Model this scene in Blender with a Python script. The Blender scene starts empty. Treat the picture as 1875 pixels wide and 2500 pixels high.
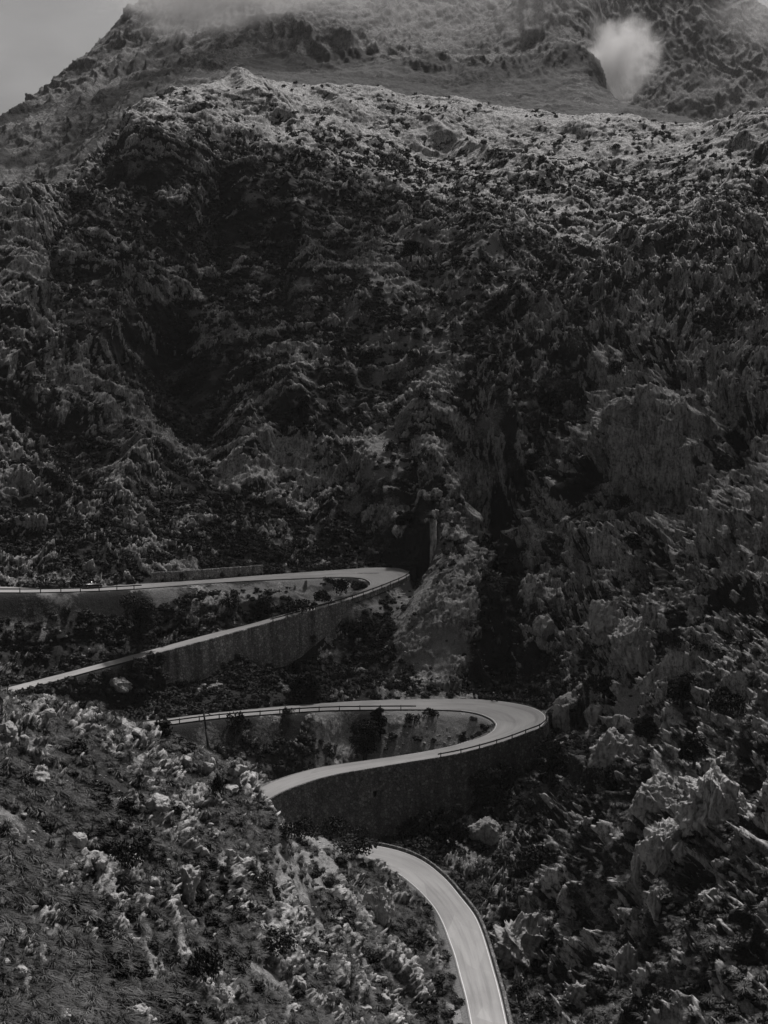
import bpy, math, random
import numpy as np
from mathutils import Vector, Matrix
random.seed(7); rng = np.random.default_rng(11)
SC = bpy.context.scene; COL = SC.collection
# ------------------------------------------------------------------ camera
FPX = 3500.0; PITCH = math.radians(-6.68); CX, CY = 937.5, 1250.0
cam = bpy.data.cameras.new('camera'); camo = bpy.data.objects.new('camera', cam); COL.objects.link(camo)
cam.sensor_fit = 'VERTICAL'; cam.sensor_height = 36; cam.lens = FPX / 2500 * 36
cam.clip_start = 0.5; cam.clip_end = 9000
camo.rotation_euler = (math.radians(90) + PITCH, 0, 0); SC.camera = camo
# ------------------------------------------------------------------ light
SUN_EL, SUN_AZ = math.radians(54), math.radians(20)        # azimuth measured from +Y (view direction) towards +X
w = bpy.data.worlds.new('World'); SC.world = w; w.use_nodes = True
nt = w.node_tree; N = nt.nodes; L = nt.links; N.clear()
sky = N.new('ShaderNodeTexSky'); sky.sky_type = 'NISHITA'; sky.sun_disc = False
sky.sun_elevation = SUN_EL; sky.sun_rotation = SUN_AZ; sky.dust_density = 4.0; sky.altitude = 300
bw = N.new('ShaderNodeRGBToBW'); L.new(sky.outputs[0], bw.inputs[0])
tc = N.new('ShaderNodeTexCoord'); mp = N.new('ShaderNodeMapping'); mp.inputs['Scale'].default_value = (1.0, 1.0, 2.6)
L.new(tc.outputs['Generated'], mp.inputs[0])
nz = N.new('ShaderNodeTexNoise'); nz.inputs['Scale'].default_value = 5.5; nz.inputs['Detail'].default_value = 6; nz.inputs['Roughness'].default_value = 0.5
L.new(mp.outputs[0], nz.inputs['Vector'])
rp = N.new('ShaderNodeMapRange'); rp.inputs['From Min'].default_value = 0.3; rp.inputs['From Max'].default_value = 0.7
rp.inputs['To Min'].default_value = 0.68; rp.inputs['To Max'].default_value = 1.25; L.new(nz.outputs[0], rp.inputs[0])
# overcast layer: the cloud deck evens out the clear sky
ov = N.new('ShaderNodeMath'); ov.operation = 'MULTIPLY_ADD'; ov.inputs[1].default_value = 0.12; ov.inputs[2].default_value = 1.75
L.new(bw.outputs[0], ov.inputs[0])
mu = N.new('ShaderNodeMath'); mu.operation = 'MULTIPLY'; L.new(ov.outputs[0], mu.inputs[0]); L.new(rp.outputs[0], mu.inputs[1])
# added sky gradient: darker behind the viewer to deepen shade, brighter ahead
sx_ = N.new('ShaderNodeSeparateXYZ'); L.new(tc.outputs['Generated'], sx_.inputs[0])
br = N.new('ShaderNodeMapRange'); br.interpolation_type = 'SMOOTHSTEP'; br.inputs['From Min'].default_value = -0.35; br.inputs['From Max'].default_value = 0.85
br.inputs['To Min'].default_value = 0.30; br.inputs['To Max'].default_value = 1.0; L.new(sx_.outputs[1], br.inputs[0])
mu2 = N.new('ShaderNodeMath'); mu2.operation = 'MULTIPLY'; L.new(mu.outputs[0], mu2.inputs[0]); L.new(br.outputs[0], mu2.inputs[1]); mu = mu2
tint = N.new('ShaderNodeMix'); tint.data_type = 'RGBA'; tint.blend_type = 'MULTIPLY'; tint.inputs[0].default_value = 1
L.new(mu.outputs[0], tint.inputs[6]); tint.inputs[7].default_value = (1.0, 0.985, 0.98, 1)
bg = N.new('ShaderNodeBackground'); bg.inputs[1].default_value = 0.05; L.new(tint.outputs[2], bg.inputs[0])
wo = N.new('ShaderNodeOutputWorld'); L.new(bg.outputs[0], wo.inputs[0])
sd = bpy.data.lights.new('sun', 'SUN'); sd.energy = 1.8; sd.angle = math.radians(6); sd.color = (1.0, 0.97, 0.958)
so = bpy.data.objects.new('sun', sd); COL.objects.link(so)
SDIR = Vector((math.sin(SUN_AZ) * math.cos(SUN_EL), math.cos(SUN_AZ) * math.cos(SUN_EL), math.sin(SUN_EL)))
so.rotation_euler = (-SDIR).to_track_quat('-Z', 'Y').to_euler()
SC.view_settings.view_transform = 'Standard'; SC.view_settings.look = 'None'
SC.view_settings.exposure = 1.25; SC.view_settings.gamma = 1.0
SC.render.engine = 'CYCLES'
SC.cycles.max_bounces = 5; SC.cycles.diffuse_bounces = 2; SC.cycles.volume_bounces = 1; SC.cycles.volume_step_rate = 1.0
# ------------------------------------------------------------------ helpers
cp_, sp_ = math.cos(PITCH), math.sin(PITCH)
def ray(px, py):
    px = np.asarray(px, float); py = np.asarray(py, float)
    x = (px - CX) / FPX; v = (CY - py) / FPX
    return x, cp_ - v * sp_, sp_ + v * cp_
def P(px, py, d):
    x, y, z = ray(px, py); return np.array([x / y * d, d + 0 * x, z / y * d]).T
def PZ(px, py, z):
    x, y, zz = ray(px, py); t = z / zz; return np.array([x * t, y * t, z + 0 * x]).T
def proj(X, Y, Z):
    dep = Y * cp_ + Z * sp_; up = -Y * sp_ + Z * cp_
    return CX + FPX * X / dep, CY - FPX * up / dep
def mesh_np(name, V, Fq, attrs=None, smooth=False, uv=None):
    V = np.ascontiguousarray(V, np.float32); Fq = np.ascontiguousarray(Fq, np.int32)
    k = Fq.shape[1]; me = bpy.data.meshes.new(name)
    me.vertices.add(len(V)); me.vertices.foreach_set('co', V.ravel())
    me.loops.add(Fq.size); me.loops.foreach_set('vertex_index', Fq.ravel())
    me.polygons.add(len(Fq)); me.polygons.foreach_set('loop_start', np.arange(0, Fq.size, k, dtype=np.int32))
    me.update(calc_edges=True)
    if smooth: me.polygons.foreach_set('use_smooth', np.ones(len(Fq), bool))
    for an, av in (attrs or {}).items():
        a = me.attributes.new(an, 'FLOAT', 'POINT'); a.data.foreach_set('value', np.ascontiguousarray(av, np.float32).ravel())
    return me
def link(name, me, mat=None, parent=None):
    o = bpy.data.objects.new(name, me); COL.objects.link(o)
    if mat and not me.materials: me.materials.append(mat)
    if parent: o.parent = parent
    return o
def tag(o, label=None, cat=None, group=None, kind=None):
    if label: o['label'] = label
    if cat: o['category'] = cat
    if group: o['group'] = group
    if kind: o['kind'] = kind
    return o
def empty(name, loc, rz=0, scale=1.0):
    o = bpy.data.objects.new(name, None); COL.objects.link(o); o.location = loc; o.rotation_euler = (0, 0, rz)
    o.scale = (scale,) * 3 if not hasattr(scale, '__len__') else scale; o.empty_display_size = 0.3
    return o
# gradient noise -------------------------------------------------------
PERM = rng.permutation(256).astype(np.int32); PERM = np.concatenate([PERM, PERM, PERM])
G3 = rng.normal(size=(256, 3)).astype(np.float32); G3 /= np.linalg.norm(G3, axis=1)[:, None]
def pn(x, y, z, seed=0):
    x = x + seed * 17.31; y = y - seed * 7.77; z = z + seed * 3.33
    xi = np.floor(x).astype(np.int32); yi = np.floor(y).astype(np.int32); zi = np.floor(z).astype(np.int32)
    xf = (x - xi).astype(np.float32); yf = (y - yi).astype(np.float32); zf = (z - zi).astype(np.float32)
    u = xf * xf * xf * (xf * (xf * 6 - 15) + 10); v = yf * yf * yf * (yf * (yf * 6 - 15) + 10); ww = zf * zf * zf * (zf * (zf * 6 - 15) + 10)
    xi &= 255; yi &= 255; zi &= 255
    out = 0
    for dx in (0, 1):
        a = PERM[xi + dx]; wx = u if dx else 1 - u
        for dy in (0, 1):
            b = PERM[a + yi + dy]; wy = wx * (v if dy else 1 - v)
            for dz in (0, 1):
                g = G3[PERM[b + zi + dz]]
                out = out + wy * (ww if dz else 1 - ww) * (g[..., 0] * (xf - dx) + g[..., 1] * (yf - dy) + g[..., 2] * (zf - dz))
    return out * 1.5
def fbm(x, y, z, sc, octv, seed=0, gain=0.5):
    a = 1; s = 0; f = 1 / sc
    for i in range(octv):
        s = s + a * pn(x * f, y * f, z * f, seed + i); a *= gain; f *= 2.03
    return s
def ridged(x, y, z, sc, octv, seed=0, gain=0.5):
    a = 1; s = 0; f = 1 / sc; pw = 1
    for i in range(octv):
        n = 1 - np.abs(pn(x * f, y * f, z * f, seed + i)) * 2; n = n * np.abs(n)
        s = s + a * n * pw; pw = np.clip(n, 0, 1) * 0.6 + 0.4; a *= gain; f *= 2.03
    return s
def worley(x, y, z, sc, seed=0):
    x = x / sc + seed * 5.1; y = y / sc + seed * 2.7; z = z / sc
    xi = np.floor(x).astype(np.int32); yi = np.floor(y).astype(np.int32); zi = np.floor(z).astype(np.int32)
    f1 = np.full(x.shape, 9, np.float32); f2 = f1.copy(); idv = np.zeros(x.shape, np.float32)
    for dx in (-1, 0, 1):
        for dy in (-1, 0, 1):
            for dz in (-1, 0, 1):
                a, b, c = xi + dx, yi + dy, zi + dz
                h = PERM[PERM[PERM[a & 255] + (b & 255)] + (c & 255)]
                g = G3[h]
                r = (a + 0.5 + g[..., 0] * 0.45 - x) ** 2 + (b + 0.5 + g[..., 1] * 0.45 - y) ** 2 + (c + 0.5 + g[..., 2] * 0.45 - z) ** 2
                m = r < f1
                f2 = np.where(m, f1, np.minimum(f2, r)); idv = np.where(m, h / 255.0, idv); f1 = np.where(m, r, f1)
    return np.sqrt(f1), np.sqrt(f2), idv.astype(np.float32)
def sst(a, b, x):
    t = np.clip((x - a) / (b - a), 0, 1); return t * t * (3 - 2 * t)
def tps_fit(pts, reg=0.0):
    p = np.asarray(pts, float); n = len(p); X = p[:, :2] / 100
    d = np.linalg.norm(X[:, None] - X[None], axis=2); K = np.where(d > 0, d * d * np.log(d + 1e-12), 0) + reg * np.eye(n)
    Pm = np.c_[np.ones(n), X]; A = np.zeros((n + 3, n + 3)); A[:n, :n] = K; A[:n, n:] = Pm; A[n:, :n] = Pm.T
    return X, np.linalg.solve(A, np.r_[p[:, 2], 0, 0, 0])
def tps_eval(fit, x, y):
    X, wt = fit; n = len(X); sh = x.shape; x = x.ravel() / 100; y = y.ravel() / 100; out = np.empty(x.shape)
    for s in range(0, len(x), 20000):
        a = x[s:s + 20000]; b = y[s:s + 20000]
        r2 = (a[:, None] - X[None, :, 0]) ** 2 + (b[:, None] - X[None, :, 1]) ** 2
        out[s:s + 20000] = (0.5 * r2 * np.log(r2 + 1e-12)) @ wt[:n] + wt[n] + wt[n + 1] * a + wt[n + 2] * b
    return out.reshape(sh)
def bilerp(G, fi, fj):
    i0 = np.clip(np.floor(fi).astype(int), 0, G.shape[0] - 2); j0 = np.clip(np.floor(fj).astype(int), 0, G.shape[1] - 2)
    a = np.clip(fi - i0, 0, 1); b = np.clip(fj - j0, 0, 1)
    return G[i0, j0] * (1 - a) * (1 - b) + G[i0 + 1, j0] * a * (1 - b) + G[i0, j0 + 1] * (1 - a) * b + G[i0 + 1, j0 + 1] * a * b
def field(anchors, px, py, sig=1.0):
    """smooth interpolation of hand-placed values (px, py, radius, value)"""
    num = np.zeros(px.shape, np.float32) + 1e-6 * 0.5; den = np.zeros(px.shape, np.float32) + 1e-6
    for (ax, ay, rx, ry, v) in anchors:
        g = np.exp(-((px - ax) / rx) ** 2 - ((py - ay) / ry) ** 2); num += g * v; den += g
    return num / den
# ------------------------------------------------------------------ materials
def mat(name):
    m = bpy.data.materials.new(name); m.use_nodes = True; nt = m.node_tree
    b = nt.nodes['Principled BSDF']; b.inputs['Roughness'].default_value = 0.9; b.inputs['Specular IOR Level'].default_value = 0.2
    return m, nt, b
def grey(v, warm=0.003): return (v * (1 + warm), v, v * (1 - warm * .5), 1)
def noise_node(nt, scale, detail=4, rough=0.55, coord='Object', vec=None):
    if vec is None:
        t = nt.nodes.new('ShaderNodeTexCoord'); vec = t.outputs[coord]
    n = nt.nodes.new('ShaderNodeTexNoise'); n.inputs['Scale'].default_value = scale; n.inputs['Detail'].default_value = detail
    n.inputs['Roughness'].default_value = rough; nt.links.new(vec, n.inputs['Vector']); return n
def ramp(nt, src, stops):
    r = nt.nodes.new('ShaderNodeValToRGB'); cr = r.color_ramp
    while len(cr.elements) < len(stops): cr.elements.new(0.5)
    for e, (p, c) in zip(cr.elements, stops): e.position = p; e.color = c
    nt.links.new(src, r.inputs[0]); return r
def mixc(nt, fac, a, b, mode='MIX'):
    m = nt.nodes.new('ShaderNodeMix'); m.data_type = 'RGBA'; m.blend_type = mode
    for s, v in ((0, fac), (6, a), (7, b)):
        if hasattr(v, 'links'): nt.links.new(v, m.inputs[s])
        else: m.inputs[s].default_value = v
    return m.outputs[2]
def mth(nt, op, a, b=None, c=None):
    m = nt.nodes.new('ShaderNodeMath'); m.operation = op
    for i, v in enumerate((a, b, c)):
        if v is None: continue
        if hasattr(v, 'links'): nt.links.new(v, m.inputs[i])
        else: m.inputs[i].default_value = v
    return m.outputs[0]
def bump(nt, b, h, strength, dist):
    bp = nt.nodes.new('ShaderNodeBump'); bp.inputs['Strength'].default_value = strength; bp.inputs['Distance'].default_value = dist
    nt.links.new(h, bp.inputs['Height']); nt.links.new(bp.outputs[0], b.inputs['Normal'])
def simple_mat(name, v, var=0.25, scale=3.0, rough=0.9, metal=0.0, warm=0.003, spec=0.2):
    m, nt, b = mat(name); n = noise_node(nt, scale)
    r = ramp(nt, n.outputs[0], [(0.3, grey(v * (1 - var), warm)), (0.7, grey(v * (1 + var), warm))])
    nt.links.new(r.outputs[0], b.inputs['Base Color']); b.inputs['Roughness'].default_value = rough; b.inputs['Metallic'].default_value = metal
    b.inputs['Specular IOR Level'].default_value = spec
    return m
def ground_mat(name, rockv, scrubv, soilv, s=1.0, bumpd=0.25, rot=(0.25, 0.84, 0), stretch=(1.0, 0.6, 0.22)):
    m, nt, b = mat(name)
    ar = nt.nodes.new('ShaderNodeAttribute'); ar.attribute_name = 'rock'
    asoil = nt.nodes.new('ShaderNodeAttribute'); asoil.attribute_name = 'soil'
    n1 = noise_node(nt, 1.6 * s, 7, 0.72); n2 = noise_node(nt, 0.25 * s, 4, 0.6); n3 = noise_node(nt, 5.5 * s, 3, 0.6)
    tcn = nt.nodes.new('ShaderNodeTexCoord'); vr = nt.nodes.new('ShaderNodeTexVoronoi'); vr.feature = 'DISTANCE_TO_EDGE'; vr.inputs['Scale'].default_value = 0.45 * s
    nw = noise_node(nt, 0.9 * s, 4, 0.6); wv = mixc(nt, 1.0, tcn.outputs['Object'], mixc(nt, 1.0, nw.outputs['Color'], (2.6 / s,) * 3 + (1,), 'MULTIPLY'), 'ADD'); nt.links.new(wv, vr.inputs['Vector'])
    crack = ramp(nt, vr.outputs[0], [(0.0, (0.55,) * 3 + (1,)), (0.05, (1,) * 3 + (1,))])
    bm_ = nt.nodes.new('ShaderNodeMapping'); bm_.inputs['Rotation'].default_value = rot; bm_.inputs['Scale'].default_value = stretch; nt.links.new(tcn.outputs['Object'], bm_.inputs[0])
    n5 = noise_node(nt, 2.2 * s, 6, 0.68, vec=bm_.outputs[0])
    rc = ramp(nt, mth(nt, 'ADD', mth(nt, 'MULTIPLY', n5.outputs[0], .6), mth(nt, 'MULTIPLY', n1.outputs[0], .4)), [(0.40, grey(rockv * 0.22)), (0.48, grey(rockv * .8)), (0.58, grey(rockv * 1.3))])
    rcc = mixc(nt, 1.0, rc.outputs[0], crack.outputs[0], 'MULTIPLY')
    vm_ = nt.nodes.new('ShaderNodeMapping'); vm_.inputs['Scale'].default_value = (.32 * s, .32 * s, .05 * s); nt.links.new(tcn.outputs['Object'], vm_.inputs[0])
    n6 = noise_node(nt, 1.0, 5, 0.65, vec=vm_.outputs[0]); st = ramp(nt, n6.outputs[0], [(0.38, grey(0.42)), (0.55, grey(1.05))])
    rcc = mixc(nt, 1.0, rcc, st.outputs[0], 'MULTIPLY')
    sc = ramp(nt, n3.outputs[0], [(0.35, grey(scrubv * 0.35)), (0.68, grey(scrubv * 1.7))])
    so_ = ramp(nt, n3.outputs[0], [(0.3, grey(soilv * 0.6)), (0.7, grey(soilv * 1.4))])
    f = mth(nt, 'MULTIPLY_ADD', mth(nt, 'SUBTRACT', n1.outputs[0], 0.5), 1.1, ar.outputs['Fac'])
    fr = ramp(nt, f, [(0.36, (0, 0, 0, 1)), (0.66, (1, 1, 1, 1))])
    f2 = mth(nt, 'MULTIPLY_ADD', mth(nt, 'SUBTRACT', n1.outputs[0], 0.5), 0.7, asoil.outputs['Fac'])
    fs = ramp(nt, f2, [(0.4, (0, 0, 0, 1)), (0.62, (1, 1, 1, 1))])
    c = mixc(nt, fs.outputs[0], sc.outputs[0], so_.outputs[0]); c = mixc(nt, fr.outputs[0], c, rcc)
    nt.links.new(c, b.inputs['Base Color'])
    h = mth(nt, 'ADD', n1.outputs[0], mth(nt, 'MULTIPLY', n3.outputs[0], 0.4)); bump(nt, b, h, 0.8, bumpd)
    return m
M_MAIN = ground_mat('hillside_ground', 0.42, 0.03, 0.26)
M_FAR = ground_mat('far_mountain_ground', 0.16, 0.03, 0.062, 0.30, 1.2, (0.1, 0.15, 0), (1, 1, .16))
M_FOL = simple_mat('foliage_dark', 0.02, 0.45, 1.5, 0.8)
M_FOL2 = simple_mat('foliage_scrub', 0.05, 0.5, 0.8, 0.8)
M_GRASS = simple_mat('tussock_grass', 0.105, 0.7, 0.45, 0.8)
M_BARK = simple_mat('bark', 0.05, 0.3, 6)
M_METAL = simple_mat('dark_rail_metal', 0.03, 0.2, 6, 0.6)
def rock_mat(name, v):
    m, nt, b = mat(name); n1 = noise_node(nt, 1.1, 8, 0.65); n2 = noise_node(nt, 0.3, 3, 0.5)
    t = nt.nodes.new('ShaderNodeTexCoord'); mpp = nt.nodes.new('ShaderNodeMapping'); mpp.inputs['Scale'].default_value = (1, 1, 0.22); nt.links.new(t.outputs['Object'], mpp.inputs[0])
    n4 = noise_node(nt, 1.6, 5, 0.6, vec=mpp.outputs[0])
    r = ramp(nt, n1.outputs[0], [(0.28, grey(v * 0.4)), (0.5, grey(v)), (0.75, grey(v * 1.3))])
    s = ramp(nt, n4.outputs[0], [(0.36, grey(0.45)), (0.52, grey(1.0))])
    nt.links.new(mixc(nt, 1.0, r.outputs[0], s.outputs[0], 'MULTIPLY'), b.inputs['Base Color'])
    bump(nt, b, mth(nt, 'ADD', n1.outputs[0], n4.outputs[0]), 0.9, 0.3); return m
M_ROCK = rock_mat('limestone', 0.42)
M_ROCKL = rock_mat('limestone_pale', 0.44)
def asphalt():
    m, nt, b = mat('asphalt'); n1 = noise_node(nt, 0.12, 4, 0.55); n2 = noise_node(nt, 9, 3, 0.6)
    au = nt.nodes.new('ShaderNodeAttribute'); au.attribute_name = 'across'; al = nt.nodes.new('ShaderNodeAttribute'); al.attribute_name = 'along'
    cv = nt.nodes.new('ShaderNodeCombineXYZ'); nt.links.new(mth(nt, 'MULTIPLY', au.outputs['Fac'], 7.0), cv.inputs[0]); nt.links.new(mth(nt, 'MULTIPLY', al.outputs['Fac'], 0.07), cv.inputs[1])
    n3 = noise_node(nt, 1.0, 4, 0.6, vec=cv.outputs[0])
    r = ramp(nt, n3.outputs[0], [(0.3, grey(0.31)), (0.5, grey(0.40)), (0.7, grey(0.44))])
    r2 = ramp(nt, n1.outputs[0], [(0.35, grey(0.85)), (0.6, grey(1.0))]); r3 = ramp(nt, n2.outputs[0], [(0.3, grey(0.9)), (0.7, grey(1.05))])
    c = mixc(nt, 1.0, r.outputs[0], r2.outputs[0], 'MULTIPLY'); c = mixc(nt, 1.0, c, r3.outputs[0], 'MULTIPLY')
    ed = mth(nt, 'ABSOLUTE', mth(nt, 'SUBTRACT', au.outputs['Fac'], 0.5)); n7 = noise_node(nt, 0.7, 4, .6); e2 = ramp(nt, mth(nt, 'ADD', ed, mth(nt, 'MULTIPLY', mth(nt, 'SUBTRACT', n7.outputs[0], .5), .10)), [(0.43, grey(1.0)), (0.49, grey(0.62))])
    vo = nt.nodes.new('ShaderNodeTexVoronoi'); vo.inputs['Scale'].default_value = 1.0; cv2 = nt.nodes.new('ShaderNodeCombineXYZ'); nt.links.new(mth(nt, 'MULTIPLY', au.outputs['Fac'], 1.6), cv2.inputs[0]); nt.links.new(mth(nt, 'MULTIPLY', al.outputs['Fac'], 0.085), cv2.inputs[1]); nt.links.new(cv2.outputs[0], vo.inputs['Vector'])
    sv = nt.nodes.new('ShaderNodeSeparateColor'); nt.links.new(vo.outputs['Color'], sv.inputs[0]); pt = ramp(nt, sv.outputs[0], [(0.0, grey(0.86)), (0.5, grey(.98)), (1.0, grey(1.05))])
    c = mixc(nt, 1.0, c, e2.outputs[0], 'MULTIPLY'); c = mixc(nt, 1.0, c, pt.outputs[0], 'MULTIPLY')
    nt.links.new(c, b.inputs['Base Color']); b.inputs['Roughness'].default_value = 0.8; return m
M_ROAD = asphalt(); M_LINE = simple_mat('road_paint', 0.72, 0.12, 2.0, 0.7)
def wall_mat(name, v, sc=1.5, streak=0.5):
    m, nt, b = mat(name); t = nt.nodes.new('ShaderNodeTexCoord')
    vr = nt.nodes.new('ShaderNodeTexVoronoi'); vr.feature = 'DISTANCE_TO_EDGE'; vr.inputs['Scale'].default_value = sc; nt.links.new(t.outputs['Object'], vr.inputs['Vector'])
    vc = nt.nodes.new('ShaderNodeTexVoronoi'); vc.inputs['Scale'].default_value = sc; nt.links.new(t.outputs['Object'], vc.inputs['Vector'])
    sx = nt.nodes.new('ShaderNodeSeparateColor'); nt.links.new(vc.outputs['Color'], sx.inputs[0])
    r = ramp(nt, sx.outputs[0], [(0, grey(v * 0.65)), (0.75, grey(v * 1.05)), (1, grey(v * 1.6))])
    e = ramp(nt, vr.outputs[0], [(0.0, (0.3,) * 3 + (1,)), (0.12, (1,) * 3 + (1,))])
    mpp = nt.nodes.new('ShaderNodeMapping'); mpp.inputs['Scale'].default_value = (0.6, 0.6, 0.06); nt.links.new(t.outputs['Object'], mpp.inputs[0])
    n = noise_node(nt, 1.0, 5, 0.6, vec=mpp.outputs[0]); s = ramp(nt, n.outputs[0], [(0.35, grey(1 - streak)), (0.65, grey(1 + streak))])
    c = mixc(nt, 1.0, r.outputs[0], e.outputs[0], 'MULTIPLY'); c = mixc(nt, 1.0, c, s.outputs[0], 'MULTIPLY'); nt.links.new(c, b.inputs['Base Color'])
    bump(nt, b, vr.outputs[0], 0.9, 0.25); return m
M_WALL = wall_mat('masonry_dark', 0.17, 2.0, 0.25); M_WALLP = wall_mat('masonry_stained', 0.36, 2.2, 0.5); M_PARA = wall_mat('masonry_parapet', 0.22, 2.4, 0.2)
# ------------------------------------------------------------------ road: matched edge points (outer px, inner px, height)
U = [((-160, 1428), (-160, 1447), -47), ((0, 1432), (0, 1446), -48), ((90, 1436.4), (90, 1446), -48.5), ((199, 1435), (199, 1443.5), -49), ((331, 1426), (331, 1437.5), -49.8), ((500, 1415.5), (500, 1424.5), -50.7),
     ((632, 1405), (622, 1417), -51.4), ((765, 1395.5), (730, 1412.5), -52), ((848, 1389.7), (795, 1409.6), -52.4), ((914, 1385.8), (845, 1408.8), -52.7), ((964, 1386.4), (878, 1411), -52.9), ((987, 1391), (894.6, 1415.6), -53.1),
     ((999, 1401), (903.8, 1424.6), -53.3), ((990.7, 1411), (896, 1434.5), -53.5), ((960, 1425), (864.7, 1449.4), -53.9), ((884.6, 1454), (798.4, 1471), -54.5), ((791.8, 1482.6), (732, 1489), -55.2), ((699, 1509), (632.6, 1517.4), -56),
     ((599.5, 1536), (566, 1535), -56.7), ((500, 1564), (491, 1553), -57.4), ((331.5, 1609), (318, 1600.5), -58.6), ((211, 1641), (196, 1633), -59.3), ((60, 1683.6), (46, 1671.5), -60.2), ((-80, 1722), (-100, 1708), -61)]
Mm = [((200, 1792), (215, 1806), -65.3), ((333, 1766), (350, 1778.5), -66), ((400, 1756), (424, 1767), -66.4), ((499, 1743), (532, 1753.4), -66.8), ((598, 1733), (631.6, 1745.5), -67.2), ((698, 1723.5), (731, 1738), -67.7), ((800, 1716), (810, 1734), -68.1),
     ((908.5, 1709.7), (900, 1732.5), -68.5), ((1053, 1707), (1010, 1732), -69), ((1161.7, 1707), (1107, 1734), -69.5), ((1234, 1713), (1161.7, 1741), -69.8), ((1295, 1725), (1194, 1753), -70), ((1326, 1739), (1206, 1763), -70.2),
     ((1335, 1755), (1208.7, 1771), -70.4), ((1322, 1775), (1199.6, 1785.6), -70.6), ((1288, 1789), (1172.5, 1800), -70.9), ((1223, 1812.7), (1107, 1820), -71.2), ((1114.6, 1841.7), (1017, 1838), -71.8), ((1000, 1861), (908.5, 1854.3), -72.3),
     ((872, 1882), (800, 1870), -72.9), ((800, 1896), (750, 1881), -73.3), ((731, 1917), (690, 1899), -73.7), ((681, 1938), (650, 1915), -74.1), ((640, 1962), (615, 1932), -74.5), ((560, 2010), (545, 1965), -75.2)]
Lr = [((862, 2057), (850, 2098), -80.8), ((889, 2060), (880, 2101), -81), ((940, 2067), (925, 2113), -81.3), ((994.7, 2082), (965, 2130), -81.7), ((1043, 2106), (999, 2154), -82.1), ((1091, 2145.6), (1033, 2186), -82.6),
     ((1127, 2188), (1061, 2221), -83), ((1160.4, 2230), (1080, 2258), -83.5), ((1179, 2270), (1094, 2296), -83.9), ((1194, 2315), (1107, 2334), -84.3), ((1209, 2366.6), (1120, 2384), -84.7), ((1224, 2421), (1135, 2440), -85.1), ((1242, 2500), (1150, 2520), -85.5), ((1262, 2600), (1167, 2620), -86), ((1290, 2800), (1190, 2820), -86.8)]
def cr(A, n):
    A = np.asarray(A, float); A = np.vstack([2 * A[0] - A[1], A, 2 * A[-1] - A[-2]]); out = []
    seg = len(A) - 3
    for t in np.linspace(0, seg - 1e-6, n):
        i = int(t); f = t - i; p0, p1, p2, p3 = A[i:i + 4]
        out.append(0.5 * (2 * p1 + (p2 - p0) * f + (2 * p0 - 5 * p1 + 4 * p2 - p3) * f * f + (3 * p1 - p0 - 3 * p2 + p3) * f ** 3))
    return np.array(out)
def smooth_line(A, k=2):
    for _ in range(k):
        B = A.copy(); B[1:-1] = (A[:-2] + 2 * A[1:-1] + A[2:]) / 4; A = B
    return A
ROADS = []
for R_, n in ((U, 260), (Mm, 260), (Lr, 160)):
    O = smooth_line(cr([PZ(o[0], o[1], z) for o, i, z in R_], n), 8); I = smooth_line(cr([PZ(i[0], i[1], z) for o, i, z in R_], n), 8)
    ROADS.append((O, I))
for (O, I), nm in zip(ROADS, 'UML'):
    wd = np.linalg.norm((O - I)[:, :2], axis=1); print('road', nm, 'width', wd[::20].round(1), 'len', np.linalg.norm(np.diff((O + I) / 2, axis=0), axis=1).sum().round(1))
# distance raster: nearest edge of any carriageway, negative inside it ---
RX = np.arange(-110, 60, 0.4); RY = np.arange(150, 352, 0.4); GX, GY = np.meshgrid(RX, RY, indexing='ij')
RD = np.full(GX.shape, 99.0); RZ = np.zeros(GX.shape); RS = np.zeros(GX.shape); RK = np.zeros(GX.shape, int); INS = np.zeros(GX.shape, bool)
for k, (O, I) in enumerate(ROADS):
    for side, A in ((1, O), (-1, I)):
        for m in range(len(A) - 1):
            for f in (0, .25, .5, .75):
                q = A[m] * (1 - f) + A[m + 1] * f; i0, i1 = np.searchsorted(RX, [q[0] - 10, q[0] + 10]); j0, j1 = np.searchsorted(RY, [q[1] - 10, q[1] + 10])
                if i1 <= i0 or j1 <= j0: continue
                d = np.hypot(GX[i0:i1, j0:j1] - q[0], GY[i0:i1, j0:j1] - q[1]); w_ = RD[i0:i1, j0:j1] > d
                RD[i0:i1, j0:j1][w_] = d[w_]; RZ[i0:i1, j0:j1][w_] = q[2]; RS[i0:i1, j0:j1][w_] = side; RK[i0:i1, j0:j1][w_] = k * 1000 + m
    poly = np.vstack([O, I[::-1]]); ins = np.zeros(GX.shape, bool)
    for m in range(len(poly)):
        (x1, y1), (x2, y2) = poly[m - 1, :2], poly[m, :2]
        if y1 == y2: continue
        j0, j1 = np.searchsorted(RY, [min(y1, y2), max(y1, y2)]); yy = RY[j0:j1]
        if len(yy): ins[:, j0:j1] ^= RX[:, None] < (x1 + (yy - y1) * (x2 - x1) / (y2 - y1))[None]
    INS |= ins
RD = np.where(INS, -RD, RD)
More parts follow.
